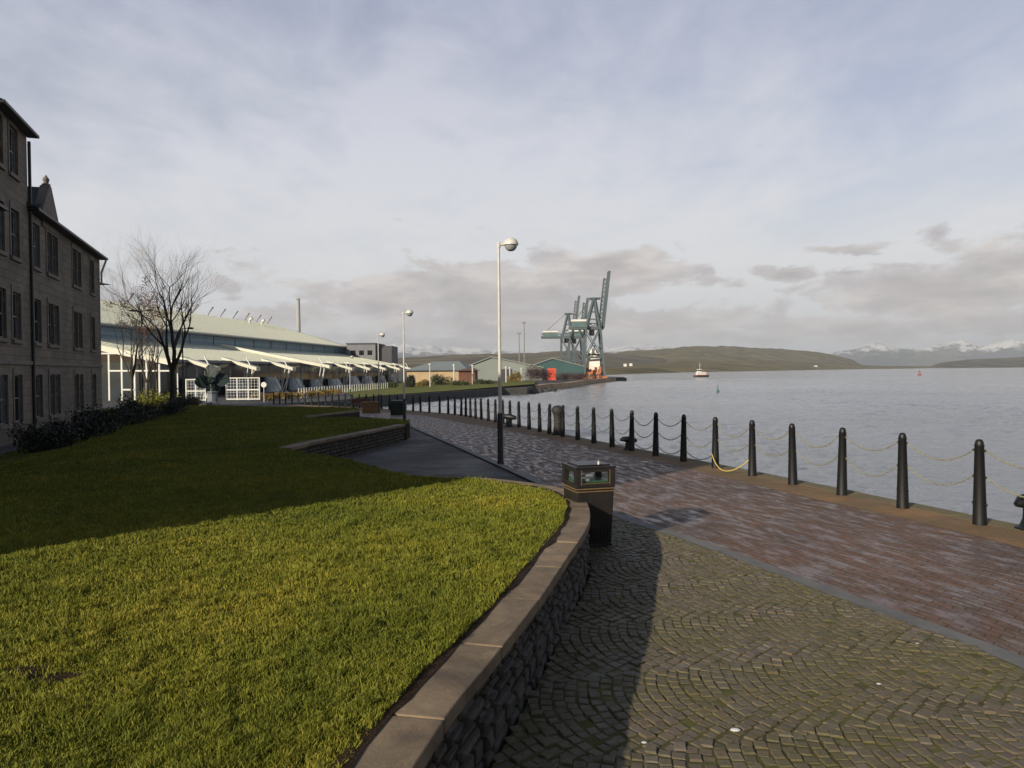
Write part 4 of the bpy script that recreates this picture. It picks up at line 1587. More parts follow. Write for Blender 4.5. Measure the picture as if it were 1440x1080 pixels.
# ------------------------------------------------------------------ leisure hall with green roofs
hall = empty('leisure_hall', (0, 0, 0), 'long hall with stepped pale green roofs, blue glazed band and white struts', 'building')
HV = Vector((.0995, .995, 0)).normalized(); HU = Vector((-HV.y, HV.x, 0))
HO = Vector((-46.0, 100, 0))


def hp(u, v, z): return HO + HU * u + HV * v + Vector((0, 0, z))


def hbox(mb, u0, u1, v0, v1, z0, z1):
    vs = [hp(u, v, z) for z in (z0, z1) for u, v in ((u0, v0), (u1, v0), (u1, v1), (u0, v1))]
    return mb.add(vs, [(0, 3, 2, 1), (4, 5, 6, 7), (0, 1, 5, 4), (1, 2, 6, 5), (2, 3, 7, 6), (3, 0, 4, 7)])


def slab(mb, pts, t=.25):
    return mb.prism([Vector(p) for p in pts], (0, 0, -t))


VL = 136
mb = MB(); slab(mb, [hp(0, 0, 3.85), hp(0, VL, 3.85), hp(18, VL, 7.5), hp(18, 0, 7.5)], .22)
hlr = mb.build('lower_roof', M['roof_green'], hall)
mb = MB()
slab(mb, [hp(17.2, 0, 9.8), hp(17.2, 132, 9.8), hp(40, 127, 16.7), hp(40, 0, 16.7)], .25)
slab(mb, [hp(40, 0, 16.7), hp(40, 127, 16.7), hp(62, 132, 9.8), hp(62, 0, 9.8)], .25)
slab(mb, [hp(17.2, 132, 9.8), hp(62, 132, 9.8), hp(40, 127, 16.7)], .25)
hur = mb.build('upper_roof', M['roof_green'], hall)
mb = MB()
for k in range(60): # standing seams
    v = 2 + k * 2.2
    mb.bar(hp(0, v, 3.865), hp(18, v, 7.515), .05, .05)
    if v < 127: mb.bar(hp(17.2, v, 9.815), hp(40, v, 16.715), .05, .05)
mb.build('roof_seams', M['roof_green'], hlr)
mb = MB(); hbox(mb, 18, 61, 1, 131, 7.2, 9.7); mb.build('clerestory_band', M['band_blue'], hall)
mb = MB()
for z in (7.9, 8.7): hbox(mb, 17.9, 17.99, 1, 131, z, z + .10)
hbox(mb, 17.1, 17.99, 1, 131.5, 9.3, 9.5)
for k in range(15): hbox(mb, 17.9, 17.985, 2 + k * 9, 2.12 + k * 9, 7.5, 9.3)
mb.build('clerestory_rail', M['grey_clad'], hall)
mb = MB(); hbox(mb, -.12, -.0, -.1, VL, 3.50, 3.92); mb.build('eave_fascia', M['grey_clad'], hall)
# gable verge at the near end
mb = MB(); mb.bar(hp(-.6, -.1, 3.45), hp(18.4, -.1, 7.35), .22, .75); mb.build('verge_fascia', M['fascia'], hall)
mb = MB(); hbox(mb, 3.2, 60, 1.2, VL - 1, -1.5, 3.6); mb.build('glazed_wall', M['glass_blue'], hall)
mb = MB(); mb.prism([hp(3.2, 1.15, 3.6), hp(18, 1.15, 3.6), hp(18, 1.15, 7.1), hp(3.2, 1.15, 4.2)], HV * .3); mb.build('gable_glazing', M['glass_dark'], hall)
mb = MB(); hbox(mb, 18.05, 61, 1.0, 3, 3.6, 7.1); mb.build('end_wall', M['grey_dark'], hall)
# white mullions on the near gable
fm = MB()
for px, t, b_ in ((153, 497, 550), (171, 497, 550), (189, 499, 550), (224, 512, 560), (206, 505, 560)):
    A, B = atY(px, t, 98.5), atY(px, b_, 98.5)
    fm.bar((A.x, 98.5, A.z), (A.x, 98.5, -1.5), .20, .20)
for x0, x1, y in ((140, 178, 497), (153, 238, 521.5), (171, 189, 548)):
    A, B = atY(x0, y, 98.4), atY(x1, y, 98.4)
    fm.bar(A, B, .16, .2)
fm.build('white_mullion', M['white_steel'], hall)
# roof finials along the ridge
for px in (178, 206, 270, 292, 310, 327, 344, 360, 375):
    az = ray(px, 440); k = az.x / az.y
    # solve v on ridge line
    v = min([x * .5 for x in range(0, 254)], key=lambda v: abs(hp(40, v, 0).x / hp(40, v, 0).y - k))
    fn_ = MB()
    fn_.tube([tuple(hp(40, v, 16.6)), tuple(hp(39.4, v, 17.6)), tuple(hp(38.5, v, 18.8))], [.11, .14, .22], 6)
    fn_.build('roof_finial', M['grey_clad'], hur)
ve = MB()
for v in (105, 113):
    ve.tube([tuple(hp(37.5, v, 15.6)), tuple(hp(37.5, v, 16.7)), tuple(hp(36.8, v, 17.2))], [.35, .35, .5], 8)
ve.build('roof_vent', M['fascia'], hur)
# projecting canopies with V struts, one per bay
for i, (px, big) in enumerate(((283, 0), (343, 0), (396, 0), (437, 1), (482, 0), (508, 0), (531, 0), (551, 0), (569, 0))):
    az = ray(px, 510); k = az.x / az.y
    v = min([x * .5 for x in range(0, 280)], key=lambda v: abs(hp(-2, v, 0).x / hp(-2, v, 0).y - k))
    cb = MB()
    if big:
        cb.prism([hp(16, v - .5, 7.2), hp(-6, v - .5, 2.7), hp(-6, v - .5, 3.3), hp(16, v - .5, 7.7)], HV * 1.6)
    else:
        cb.prism([hp(1.5, v - .4, 4.1), hp(-4.2, v - .4, 2.3), hp(-4.2, v - .4, 2.85), hp(1.5, v - .4, 4.5)], HV * 1.5)
    c_ = cb.build('canopy_beam', M['fascia'], hall)
    vb = MB()
    o_ = -5.0 if big else -3.6
    zt = 3.0 if big else 2.5
    for dv, du in ((-1.2, 1.6), (1.2, 1.6), (0, .9)):
        vb.bar(hp(o_ + du, v + dv * .25, -1.5), hp(o_ + du * .2, v + dv, zt + du * .2), .16, .16)
    vb.bar(hp(o_ + .2, v, zt), hp(o_ + 1.3, v + .2, zt + 1.9), .14, .14)
    vb.build('strut', M['white_steel'], c_)
# dark wavy lower glazing with pale blue panels
for k in range(10):
    v = 8 + k * 12.5 + random.uniform(-1.5, 1.5)
    bw, bh = random.uniform(.55, 1.15), random.uniform(.3, 1.3)
    pb_ = MB()
    n = 9
    for j in range(n):
        a0, a1 = PI * j / n, PI * (j + 1) / n
        pb_.quad(hp(2.0 - 1.0 * math.sin(a0), v + 4 - 5 * bw * math.cos(a0), -1.5), hp(2.0 - 1.0 * math.sin(a1), v + 4 - 5 * bw * math.cos(a1), -1.5), hp(2.5 - .6 * math.sin(a1), v + 4 - 3.6 * bw * math.cos(a1), bh), hp(2.5 - .6 * math.sin(a0), v + 4 - 3.6 * bw * math.cos(a0), bh))
    pb_.build('bay_glazing', M['bay_glass'], hall)

for k in range(26):
    mb = MB(); v = 4 + k * 5.1
    mb.bar(hp(1.0, v, -1.5), hp(1.0, v, 3.6), .14)
    mb.build('column', M['white_steel'], hall)
# white framed screens in front of the hall
def screen(px0, px1, top, bot, Y, label, n=3):
    A, B = atY(px0, bot, Y), atY(px1, bot, Y)
    zt, zb = atY(px0, top, Y).z, min(A.z, -1.2)
    root = empty('mesh_screen', (A.x, A.y, zb), label, 'screen', 'white framed screens in front of the hall')
    w = B.x - A.x; h = zt - zb
    f = MB()
    for i in range(n + 1): f.box(w * i / n - .06, w * i / n + .06, -.06, .06, 0, h)
    for z in (h - .06, h * .45, .1):
        for i in range(n): f.box(w * i / n + .06, w * (i + 1) / n - .06, -.05, .05, z - .06, z + .06)
    f.build('frame', M['white_steel'], root)
    g = MB()
    for i in range(int(w / .35)): g.box(.2 + i * .35, .225 + i * .35, -.01, .01, .16, h - .12)
    for i in range(int(h / .35)): g.box(.06, w - .06, -.011, .009, .2 + i * .35, .225 + i * .35)
    g.build('mesh_infill', M['white_steel'], root)


screen(318, 365, 531, 558, 88, 'white framed mesh screen right of the propeller', 3)
screen(262, 289, 533, 558, 86, 'white framed mesh screen behind the large bare tree', 2)
rp = [atY(x, 555, Y) for x, Y in ((420, 100), (455, 112), (500, 128), (545, 146))]
rr_ = empty('railing', (rp[0].x, rp[0].y, -1.5), 'pale upright railing running along the front of the hall', 'railing')
rb_, rk_ = MB(), MB()
inv = Vector((rp[0].x, rp[0].y, 0))
rs = resample([Vector((p.x, p.y, 0)) for p in rp], step=1.25)
for i, p in enumerate(rs):
    q = p - inv
    rb_.bar((q.x, q.y, 0), (q.x, q.y, 1.35), .07)
for a_, b_ in zip(rs, rs[1:]):
    for z in (.2, .8, 1.35): rk_.bar(Vector((a_.x, a_.y, z)) - inv, Vector((b_.x, b_.y, z)) - inv, .045)
rb_.build('baluster', M['white_steel'], rr_)
rk_.build('rail', M['white_steel'], rr_)
# small white sign boards by the hall and low railings
for i, (px, py, Y, lab) in enumerate(((371, 541, 86, 'small white round sign beside the mesh screen'), (604.5, 545, 150, 'x'))):
    if i: break
    q = atY(px, py, Y)
    r_ = empty('sign', (q.x, Y, -1.4), lab, 'sign')
    MB().tube([(0, 0, 0), (0, 0, q.z + 1.4)], .04, 6).build('pole', M['white_steel'], r_)
    MB().tube([(0, -.05, q.z + 1.4), (0, .0, q.z + 1.4)], .32, 14).build('disc', M['white_steel'], r_)

# ------------------------------------------------------------------ other buildings behind the inlet
def gable_shed(px0, px1, pxr, yb, ye, yr, Y, depth, wall, roof, label, name='warehouse', cat='warehouse', hipped=False, skew=0.0, doors=()):
    A, B = atY(px0, ye, Y), atY(px1, ye, Y)
    Cx = atY(pxr, yr, Y)
    ze, zr = (A.z + B.z) / 2, Cx.z
    root = empty(name, (A.x, Y, -1.5), label, cat)
    x1, xr = B.x - A.x, Cx.x - A.x
    ze, zr = ze + 1.5, zr + 1.5
    b = MB()
    b.prism([(0, 0, 0), (x1, 0, 0), (x1, 0, ze), (xr, 0, zr - .15), (0, 0, ze)] if not hipped else [(0, 0, 0), (x1, 0, 0), (x1, 0, ze), (0, 0, ze)], (skew, depth, 0))
    b.build('wall', M[wall], root)
    r = MB()
    if hipped:
        e = .8
        h0, h1 = min(8, x1 * .25), x1 - min(8, x1 * .25)
        r.add([(-e, -e, ze), (x1 + e, -e, ze), (x1 + e + skew, depth + e, ze), (-e + skew, depth + e, ze), (h0, depth / 2, zr), (h1, depth / 2, zr)], [(0, 1, 5, 4), (1, 2, 5), (2, 3, 4, 5), (3, 0, 4), (0, 3, 2, 1)])
    else:
        e = .6
        for (xa, za, xb, zb) in ((-e, ze - .1, xr, zr), (xr, zr, x1 + e, ze - .1)):
            r.prism([(xa, -e, za), (xb, -e, zb), (xb, -e, zb + .35), (xa, -e, za + .35)], (skew, depth + 2 * e, 0))
    r.build('roof', M[roof], root)
    for (d0, d1, h) in doors:
        dd = MB(); dd.box(x1 * d0, x1 * d1, -.12, -.02, 0, h); dd.build('door', M['grey_dark'], root)
    return root


gable_shed(572, 655, 600, 545, 521, 506, 190, 60, 'cream_wall', 'shed_roof', 'low cream walled building with wide grey green hipped roof behind the lamps', 'low_building', 'building', True)
gable_shed(645, 668, 650, 545, 521.5, 518, 182, 14, 'brick_red', 'brick_red', 'small red brown brick building right of the cream walled building', 'brick_building', 'building', True)
gable_shed(652, 762, 691, 545, 517.5, 502.5, 260, 90, 'shed_roof', 'shed_roof', 'large pale green gabled shed behind the tall lamp', doors=((.46, .62, 4),))
gable_shed(742, 822, 777, 540, 516.5, 504.5, 300, 60, 'teal', 'shed_roof', 'teal gabled warehouse left of the dockside cranes')
# grey rooftop block behind the hall
gx = atY(488, 508, 225); g1 = atY(528, 508, 225); zt = atY(500, 484, 225).z
gb_ = empty('office_block', (gx.x, 225, -1.5), 'grey clad flat roofed block rising behind the hall end', 'building')
b = MB(); b.box(0, g1.x - gx.x, 0, 16, 0, zt + 1.5); b.build('wall', M['grey_clad'], gb_)
b = MB(); b.box(g1.x - gx.x + .01, g1.x - gx.x + 4.6, 2, 14, 0, zt + 1.0); b.build('stair_tower', M['grey_dark'], gb_)
b = MB(); b.box(-.3, g1.x - gx.x + .3, -.3, 16.3, zt + 1.51, zt + 1.85); b.build('roof', M['grey_dark'], gb_)
for k in range(3):
    w = MB(); w.box(1.2 + k * 2.5, 2.6 + k * 2.5, -.06, -.01, zt - 1.8, zt - .4); w.build('window', M['glass_dark'], gb_)
# faint chimney stack
q = atY(420, 465, 1150); zt = atY(420, 420, 1150).z
chm = empty('chimney_stack', (q.x, 1150, -1.5), 'faint tall grey chimney far behind the hall roof', 'chimney')
MB().lathe([(4.0, 0), (3.2, zt * .5), (2.6, zt + 1.5)], n=12).build('stack', M['stack_pale'], chm, smooth=True)
MB().lathe([(2.8, zt - .5), (3.0, zt + .8), (2.8, zt + 1.6)], n=12).build('rim', M['concrete'], chm, smooth=True)

# grass bank on the far side of the inlet
bank = [atz(500, 560.5, -1.5), atz(560, 555.5, -1.5), atz(620, 551.2, -1.5), atz(661, 548.6, -1.5), atz(709, 545.7, -1.5), atz(752, 543, -1.5), atz(752, 538, -1.5), atz(690, 538, -1.5), atz(560, 540, -1.5), atz(480, 549, -1.5)]
bk = sheet('grass_bank', [(p.x, p.y) for p in bank], lambda x, y: -1.38 + .4 * max(0, min(1, (y - 128) / 40)), M['lawn'], cuty=range(90, 240, 10), skirt=-1.6, skirt_mat=M['soil'])
bed = [atz(360, 566, -1.5), atz(430, 561.5, -1.5), atz(500, 560, -1.5), atz(480, 553, -1.5), atz(360, 556, -1.5)]
# trees / shrubs on the bank
for k, (px, Y, r, h, mt, lab) in enumerate(((622, 165, 3.2, 3.2, 'leaf_mid', 'green rounded bush left of the white columns on the far bank'), (596, 160, 2.0, 2.0, 'leaf_orange', 'orange tinted bush in front of the cream wall'),
                                            (648, 160, 2.6, 1.8, 'leaf_mid', 'low green bush between two white columns on the far bank'), (680, 170, 3.2, 1.8, 'leaf_mid', 'low green bush in front of the pale shed'),
                                            (722, 200, 2.6, 3.6, 'leaf_orange', 'orange brown bush right of the tall lamp on the far bank'), (748, 215, 4.2, 5.6, 'leaf_purple', 'purple grey thicket left of the teal warehouse'),
                                            (765, 225, 3.5, 4.8, 'leaf_purple', 'purple brown thicket below the teal warehouse'), (797, 240, 5, 3.2, 'leaf_purple', 'reddish scrub below the second crane'),
                                            (815, 250, 4, 3.2, 'leaf_purple', 'reddish scrub left of the white ship'), (578, 150, 1.6, 3.2, 'leaf_dark', 'dark bush at the far end of the hall'),
                                            (546, 150, 2.2, 1.5, 'leaf_mid', 'low green bush below the hall canopies'))):
    q = atY(px, 545, Y)
    shrub((q.x, Y, -1.5), (r, r * .7), h, M[mt], lab, 200 + k, 2200, .16, name='bush', cat='bush', group='bushes on the far bank')
# white columns on the far bank
for k, (px, top, Y) in enumerate(((604.5, 511, 150), (638.5, 512, 160), (664.5, 513, 165), (711.5, 515, 190), (717, 516, 200), (733, 517, 205))):
    q = atY(px, top, Y)
    r_ = empty('lighting_column', (q.x, Y, -1.5), 'slim cream lighting column on the far bank, %s from the left' % nth(k + 1), 'lamp post', 'cream lighting columns on the far bank')
    MB().tube([(0, 0, 0), (0, 0, q.z + 1.1)], .17 if k else .1, 8).build('pole', M['pole_white'], r_, smooth=True)
    MB().lathe([(.19, 0), (.32, .06), (.32, .26), (.1, .40)], (0, 0, q.z + 1.1), 10).build('lamp_head', M['lamp_hood'], r_, smooth=True)
for k, (px, top, Y) in enumerate(((730, 469, 330), (737, 454, 340))):
    q = atY(px, top, Y)
    r_ = empty('light_mast', (q.x, Y, -1.5), ('shorter' if k == 0 else 'taller') + ' of the two faint grey dock masts left of the cranes', 'mast', 'dock light masts')
    MB().tube([(0, 0, 0), (0, 0, q.z + 1.5)], [.30, .18], 8).build('pole', M['concrete'], r_, smooth=True)
    MB().box(-.9, .9, -.3, .3, q.z + 1.2, q.z + 1.9).build('lamp_array', M['concrete'], r_)

# quay wall with painted sunlight and deck at the port
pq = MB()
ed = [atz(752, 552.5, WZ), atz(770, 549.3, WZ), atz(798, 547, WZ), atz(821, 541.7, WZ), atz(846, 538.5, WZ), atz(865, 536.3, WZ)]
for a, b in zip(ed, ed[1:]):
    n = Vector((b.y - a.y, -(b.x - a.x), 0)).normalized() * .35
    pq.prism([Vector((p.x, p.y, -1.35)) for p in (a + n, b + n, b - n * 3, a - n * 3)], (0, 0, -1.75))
tag(pq.build('port_quay_wall', M['quay_sun_tint']), 'brown quay wall running out to the cranes, sunlight painted into its colour', 'wall')
rk = MB()
rnd = random.Random(4)
for k in range(60):
    t = rnd.random()
    c = atz(742, 555, WZ).lerp(atz(780, 551, WZ), t) + Vector((rnd.uniform(-1, 1), rnd.uniform(-1, 5), rnd.uniform(0, .5)))
    s_ = rnd.uniform(.4, 1.0)
    rk.lathe([(s_ * .6, -s_ * .4), (s_, 0), (s_ * .7, s_ * .4), (s_ * .2, s_ * .6)], tuple(c), 6)
tag(rk.build('rocks', M['dark_stone']), 'dark weedy rocks at the foot of the far harbour wall', 'rocks', kind='stuff')

# red container stack, low dock stores
q = atY(776, 530, 262); zt = atY(776, 518, 262).z
ct = empty('shipping_container', (q.x, 262, -1.5), 'bright orange red container in front of the teal warehouse', 'container')
b = MB(); b.box(-1.5, 1.5, -.6, .6, 0, zt + 1.5); b.build('body', M['container_red'], ct)
b = MB()
for k in range(8): b.box(-1.4 + k * .38, -1.25 + k * .38, -.68, -.61, .1, zt + 1.3)
b.build('ribs', M['container_red'], ct)

# ------------------------------------------------------------------ ship to shore cranes
def crane(px, Y, kx, hg, hapex, hboom, reach, back, house, label, boom_dx, lean, leg=(-3.6, 2.2), splay=.7):
    q = atY(px, 530, Y)
    root = empty('dock_crane', (q.x, Y, -1.5), label, 'crane', 'dockside container cranes', rz=0)
    st = M['crane_steel']
    w = 3.2                                     # half gauge across (depth)
    legs = []
    for x, xt in ((leg[0] - splay, leg[0]), (leg[1] + splay * 2, leg[1])):
        for s in (-1, 1):
            b = MB(); b.bar((x, s * (w + 1.0), 0), (xt, s * w, hg), .75, .75); b.build('leg', st, root)
    b = MB()
    for s in (-1, 1):
        b.bar((leg[0], s * (w + .5), hg * .42), (leg[1] + splay, s * (w + .5), hg * .42), .5, .7)
        b.bar((leg[0], s * (w + .5), hg * .42), (leg[1] - .2, s * w, hg - .8), .35)
        b.bar((leg[1] + splay, s * (w + .5), hg * .42), (leg[0], s * w, hg - .8), .35)
    for x in leg:
        b.bar((x, -w - .4, hg * .62), (x, w + .4, hg * .62), .5, .7)
        b.bar((x, -w, hg), (x, w, hg), .6, .9)
    b.build('cross_brace', st, root)
    b = MB()
    for s in (-1, 1):
        b.bar((-back, s * 1.5, hg), (leg[1] + 1.4, s * 1.5, hg), .7, 1.3)
        b.bar((-back, s * 1.5, hg + 1.9), (leg[1], s * 1.5, hg + 1.9), .2, .2)
        for k in range(int((back + leg[1]) / 1.8)):
            x = -back + k * 1.8
            b.bar((x, s * 1.5, hg + .5), (x + .9, s * 1.5, hg + 1.9), .16); b.bar((x + .9, s * 1.5, hg + 1.9), (x + 1.8, s * 1.5, hg + .5), .16)
    for k in range(8):
        x = -back + k * (back + leg[1]) / 7
        b.bar((x, -1.5, hg), (x, 1.5, hg), .4, .5)
    b.build('girder', st, root)
    # A frame
    apx = (leg[0] + leg[1]) / 2 + .6
    b = MB()
    for s in (-1, 1):
        b.bar((leg[0] + .3, s * w, hg), (apx, s * 1.1, hapex), .85, .85)
        b.bar((leg[1] - .1, s * w, hg), (apx + .3, s * 1.1, hapex), .85, .85)
        for t in (.3, .55, .8):
            p1 = Vector((leg[0] + .3, s * w, hg)).lerp(Vector((apx, s * 1.1, hapex)), t)
            p2 = Vector((leg[1] - .1, s * w, hg)).lerp(Vector((apx + .3, s * 1.1, hapex)), t)
            b.bar(p1, p2, .28)
    b.bar((apx - 1.3, -1.3, hapex), (apx - 1.3, 1.3, hapex), .8); b.bar((apx - 1.4, 0, hapex), (apx + 2.6, 0, hapex), 1.6, .9)
    b.build('mast_frame', st, root)
    b = MB()
    b.bar((apx - 1, 1.0, hapex), (-back + 1, 1.2, hg + 2), .22); b.bar((apx - 1, -1.0, hapex), (-back + 1, -1.2, hg + 2), .22)
    b.build('back_stay', st, root)
    # raised boom: two lattice chords
    b = MB()
    foot = Vector((leg[1] + 1.3, 0, hg))
    tip = Vector((foot.x + boom_dx, 0, hboom))
    for s in (-1, 1):
        f0, t0 = foot + Vector((0, s * 1.5, 0)), tip + Vector((0, s * 1.5, 0))
        off = Vector((-1.7, 0, .2))
        b.bar(f0, t0, .8, .95)
        b.bar(f0 + off, t0.lerp(f0, .12) + off, .3)
        n = 12
        for k in range(n):
            a0, a1 = f0.lerp(t0, k / n * .88), f0.lerp(t0, (k + 1) / n * .88)
            b.bar(a0, a0.lerp(a1, .5) + off, .22); b.bar(a0.lerp(a1, .5) + off, a1, .22)
    for k in range(9): b.bar(foot.lerp(tip, k / 8) + Vector((0, -1.5, 0)), foot.lerp(tip, k / 8) + Vector((0, 1.5, 0)), .4)
    b.build('boom', st, root)
    b = MB()
    for s in (-1, 1): b.bar((apx + .5, s * .8, hapex), foot.lerp(tip, .55) + Vector((0, s, 0)), .15)
    b.build('boom_stay', st, root)
    # machinery house
    hx0, hx1 = house
    b = MB(); b.box(hx0, hx1, -2.2, 2.2, hg + .2, hg + 2.6); b.build('machinery_house', M['crane_green'], root)
    b = MB(); b.box(hx0 - .2, hx1 + .2, -2.4, 2.4, hg + 2.61, hg + 3.4); b.build('house_roof', M['ship_white'], root)
    b = MB(); b.box(leg[1] - 4.2, leg[1] - 2.2, -1, 1, hg - 3.0, hg - .8); b.build('cab', M['gutter'], root)
    b = MB()
    for x in (leg[0] - splay, leg[1] + splay * 2):
        for s in (-1, 1): b.box(x - 1.0, x + 1.0, s * (w + 1) - .5, s * (w + 1) + .5, 0, .9)
    b.build('bogie', M['ship_orange'], root)
    return root


crane(836, 300, 1, 20.2, 32.0, 42.8, 0, 9.5, (-9.0, -3.5), 'largest dock crane with its boom raised upright at the quay end', 2.6, 0)
crane(797, 400, 1, 21.0, 33.5, 43.0, 0, 13.5, (-12.5, -5.0), 'smaller green grey dock crane at left behind the port sheds', 2.6, 0, leg=(-2.6, 3.0))
crane(810, 350, 1, 18.8, 26.5, 37.0, 0, 6.0, (-3.0, 4.5), 'middle dock crane half hidden behind the largest crane', 2.0, 0, leg=(-3.0, 2.4))

# ------------------------------------------------------------------ vessels and buoys
def hull(mb, L, B, D, z0=0, bow=.25):
    n = 10
    vs, fs = [], []
    for i in range(n + 1):
        t = i / n
        x = -L / 2 + L * t
        wdt = B / 2 * (1 - max(0, (t - (1 - bow)) / bow) ** 1.8) * (.85 + .15 * min(1, t * 6))
        wdt = max(wdt, .03)
        sh = D * (1 + .35 * max(0, t - .6) + .0)
        vs += [Vector((x, -wdt * .8, z0)), Vector((x, wdt * .8, z0)), Vector((x + (.3 if i == n else 0), wdt, z0 + sh)), Vector((x + (.3 if i == n else 0), -wdt, z0 + sh))]
    for i in range(n):
        a, b = i * 4, i * 4 + 4
        for u in range(4): fs.append((a + u, a + (u + 1) % 4, b + (u + 1) % 4, b + u))
    fs += [(0, 1, 2, 3), tuple(n * 4 + u for u in (3, 2, 1, 0))]
    return mb.add(vs, fs)


q = atz(985.5, 530.2, WZ)
tug = empty('tug_boat', (q.x, q.y, WZ), 'small white and dark red tug boat out on the open water', 'boat', rz=R(195))
tug.scale = (1.15, 1.15, 1.15)
hull(MB(), 8.4, 3.0, 1.1, -.3).build('hull', M['ship_dark'], tug)
b = MB(); hull(b, 8.5, 3.1, .55, .55); b.build('bulwark', M['buoy_red'], tug)
b = MB(); b.box(-2.6, 2.4, -1.1, 1.1, 1.1, 2.6); b.build('deckhouse', M['ship_white'], tug, bevel=.1)
b = MB(); b.box(-.2, 2.0, -.9, .9, 2.61, 4.1); wh = b.build('wheelhouse', M['ship_white'], tug, bevel=.1)
b = MB(); b.box(-.1, 2.03, -.93, .93, 3.2, 3.8); b.build('window', M['glass_dark'], wh)
b = MB(); b.tube([(.6, 0, 4.1), (.5, 0, 7.9)], [.12, .05], 6); b.bar((-.2, 0, 6.2), (1.2, 0, 6.2), .1); b.build('mast', M['ship_white'], tug)
b = MB(); b.tube([(-1.6, 0, 2.6), (-1.7, 0, 3.8)], .32, 8); b.build('funnel', M['ship_orange'], tug)

q = atz(1293, 527.6, WZ)
bu = empty('buoy', (q.x, q.y, WZ), 'red channel buoy far out at the right', 'buoy')
bu.scale = (.8, .8, .8)
MB().lathe([(1.2, -.4), (1.3, .1), (1.25, .7), (.5, .9)], n=12).build('float', M['buoy_red'], bu, smooth=True)
b = MB()
for k in range(4):
    a = k * PI / 2
    b.bar((.9 * math.cos(a), .9 * math.sin(a), .8), (.4 * math.cos(a), .4 * math.sin(a), 3.0), .15)
b.build('tower', M['buoy_red'], bu)
MB().lathe([(.5, 3.0), (.5, 3.7), (.2, 3.8)], n=10).build('topmark', M['buoy_red'], bu)
q = atz(1009.5, 552.5, WZ)
bu = empty('buoy', (q.x, q.y, WZ), 'thin green conical buoy on the near water right of the cranes', 'buoy')
MB().lathe([(.33, -.2), (.38, .05), (.28, .3), (.10, .9), (.05, 1.9), (.01, 2.0)], n=12).build('body', M['buoy_green'], bu, smooth=True)

# white ship at the port
q = atz(834, 534, -1.5)
ship = empty('cargo_ship', (atY(835, 530, 318).x, 318, WZ), 'white superstructure of a moored ship with orange deck gear under the largest crane', 'ship', rz=R(82))
hull(MB(), 34, 9.0, 3.4, -.2).build('hull', M['ship_dark'], ship)
b = MB(); hull(b, 33.5, 8.8, .9, 3.2); b.build('deck_edge', M['ship_orange'], ship)
sup = MB()
sup.box(-12, -3, -3.3, 3.3, 4.1, 10.4)
sup.box(-11.6, -4.5, -4.2, 4.2, 10.41, 12.0)
ss_ = sup.build('superstructure', M['ship_white'], ship, bevel=.15)
b = MB(); b.box(-11.66, -11, -3.8, 3.8, 10.9, 11.5); b.build('window_strip', M['glass_dark'], ss_)
b = MB(); b.box(-9, -6.5, -1.2, 1.8, 12.02, 13.6); b.build('funnel', M['ship_white'], ship)
b = MB(); b.tube([(-7.6, -.8, 12.0), (-7.6, -.8, 16.2)], .18, 6); b.bar((-7.6, -2, 15), (-7.6, .6, 15), .2); b.build('mast', M['ship_dark'], ship)
rnd = random.Random(9)
b = MB()
for k in range(14):
    x, y, s_ = rnd.uniform(-16, -13), rnd.uniform(-3.8, 3.8), rnd.uniform(.4, 1.0)
    b.box(x - s_ / 2, x + s_ / 2, y - s_ / 2, y + s_ / 2, 4.1, 4.1 + rnd.uniform(.6, 2.4))
b.build('deck_gear', M['ship_orange'], ship)
gear = empty('dock_stores', (atY(823, 530, 285).x, 285, -1.35), 'orange stacked dock gear on the quay beside the white ship', 'crates')
for k in range(3):
    for j in range(4):
        b = MB()
        x, y = -3 + k * 3.6 + j * .85, rnd.uniform(-1.0, 1.0); s_ = rnd.uniform(.5, .8)
        b.box(x - s_ / 2, x + s_ / 2, y - s_ / 2, y + s_ / 2, 0, rnd.uniform(.6, 1.9))
        b.build('crate', M[('ship_orange', 'brick_red', 'timber')[(k + j) % 3]], gear, bevel=.04)
# low breakwater dolphin at the tip
dl = MB(); q = atz(861, 536, WZ)
dl.box(q.x - 6, q.x + 6, q.y - 1.5, q.y + 3, WZ - 1, -1.6)
tag(dl.build('breakwater', M['dark_stone']), 'dark low breakwater end at the tip of the far quay', 'breakwater')

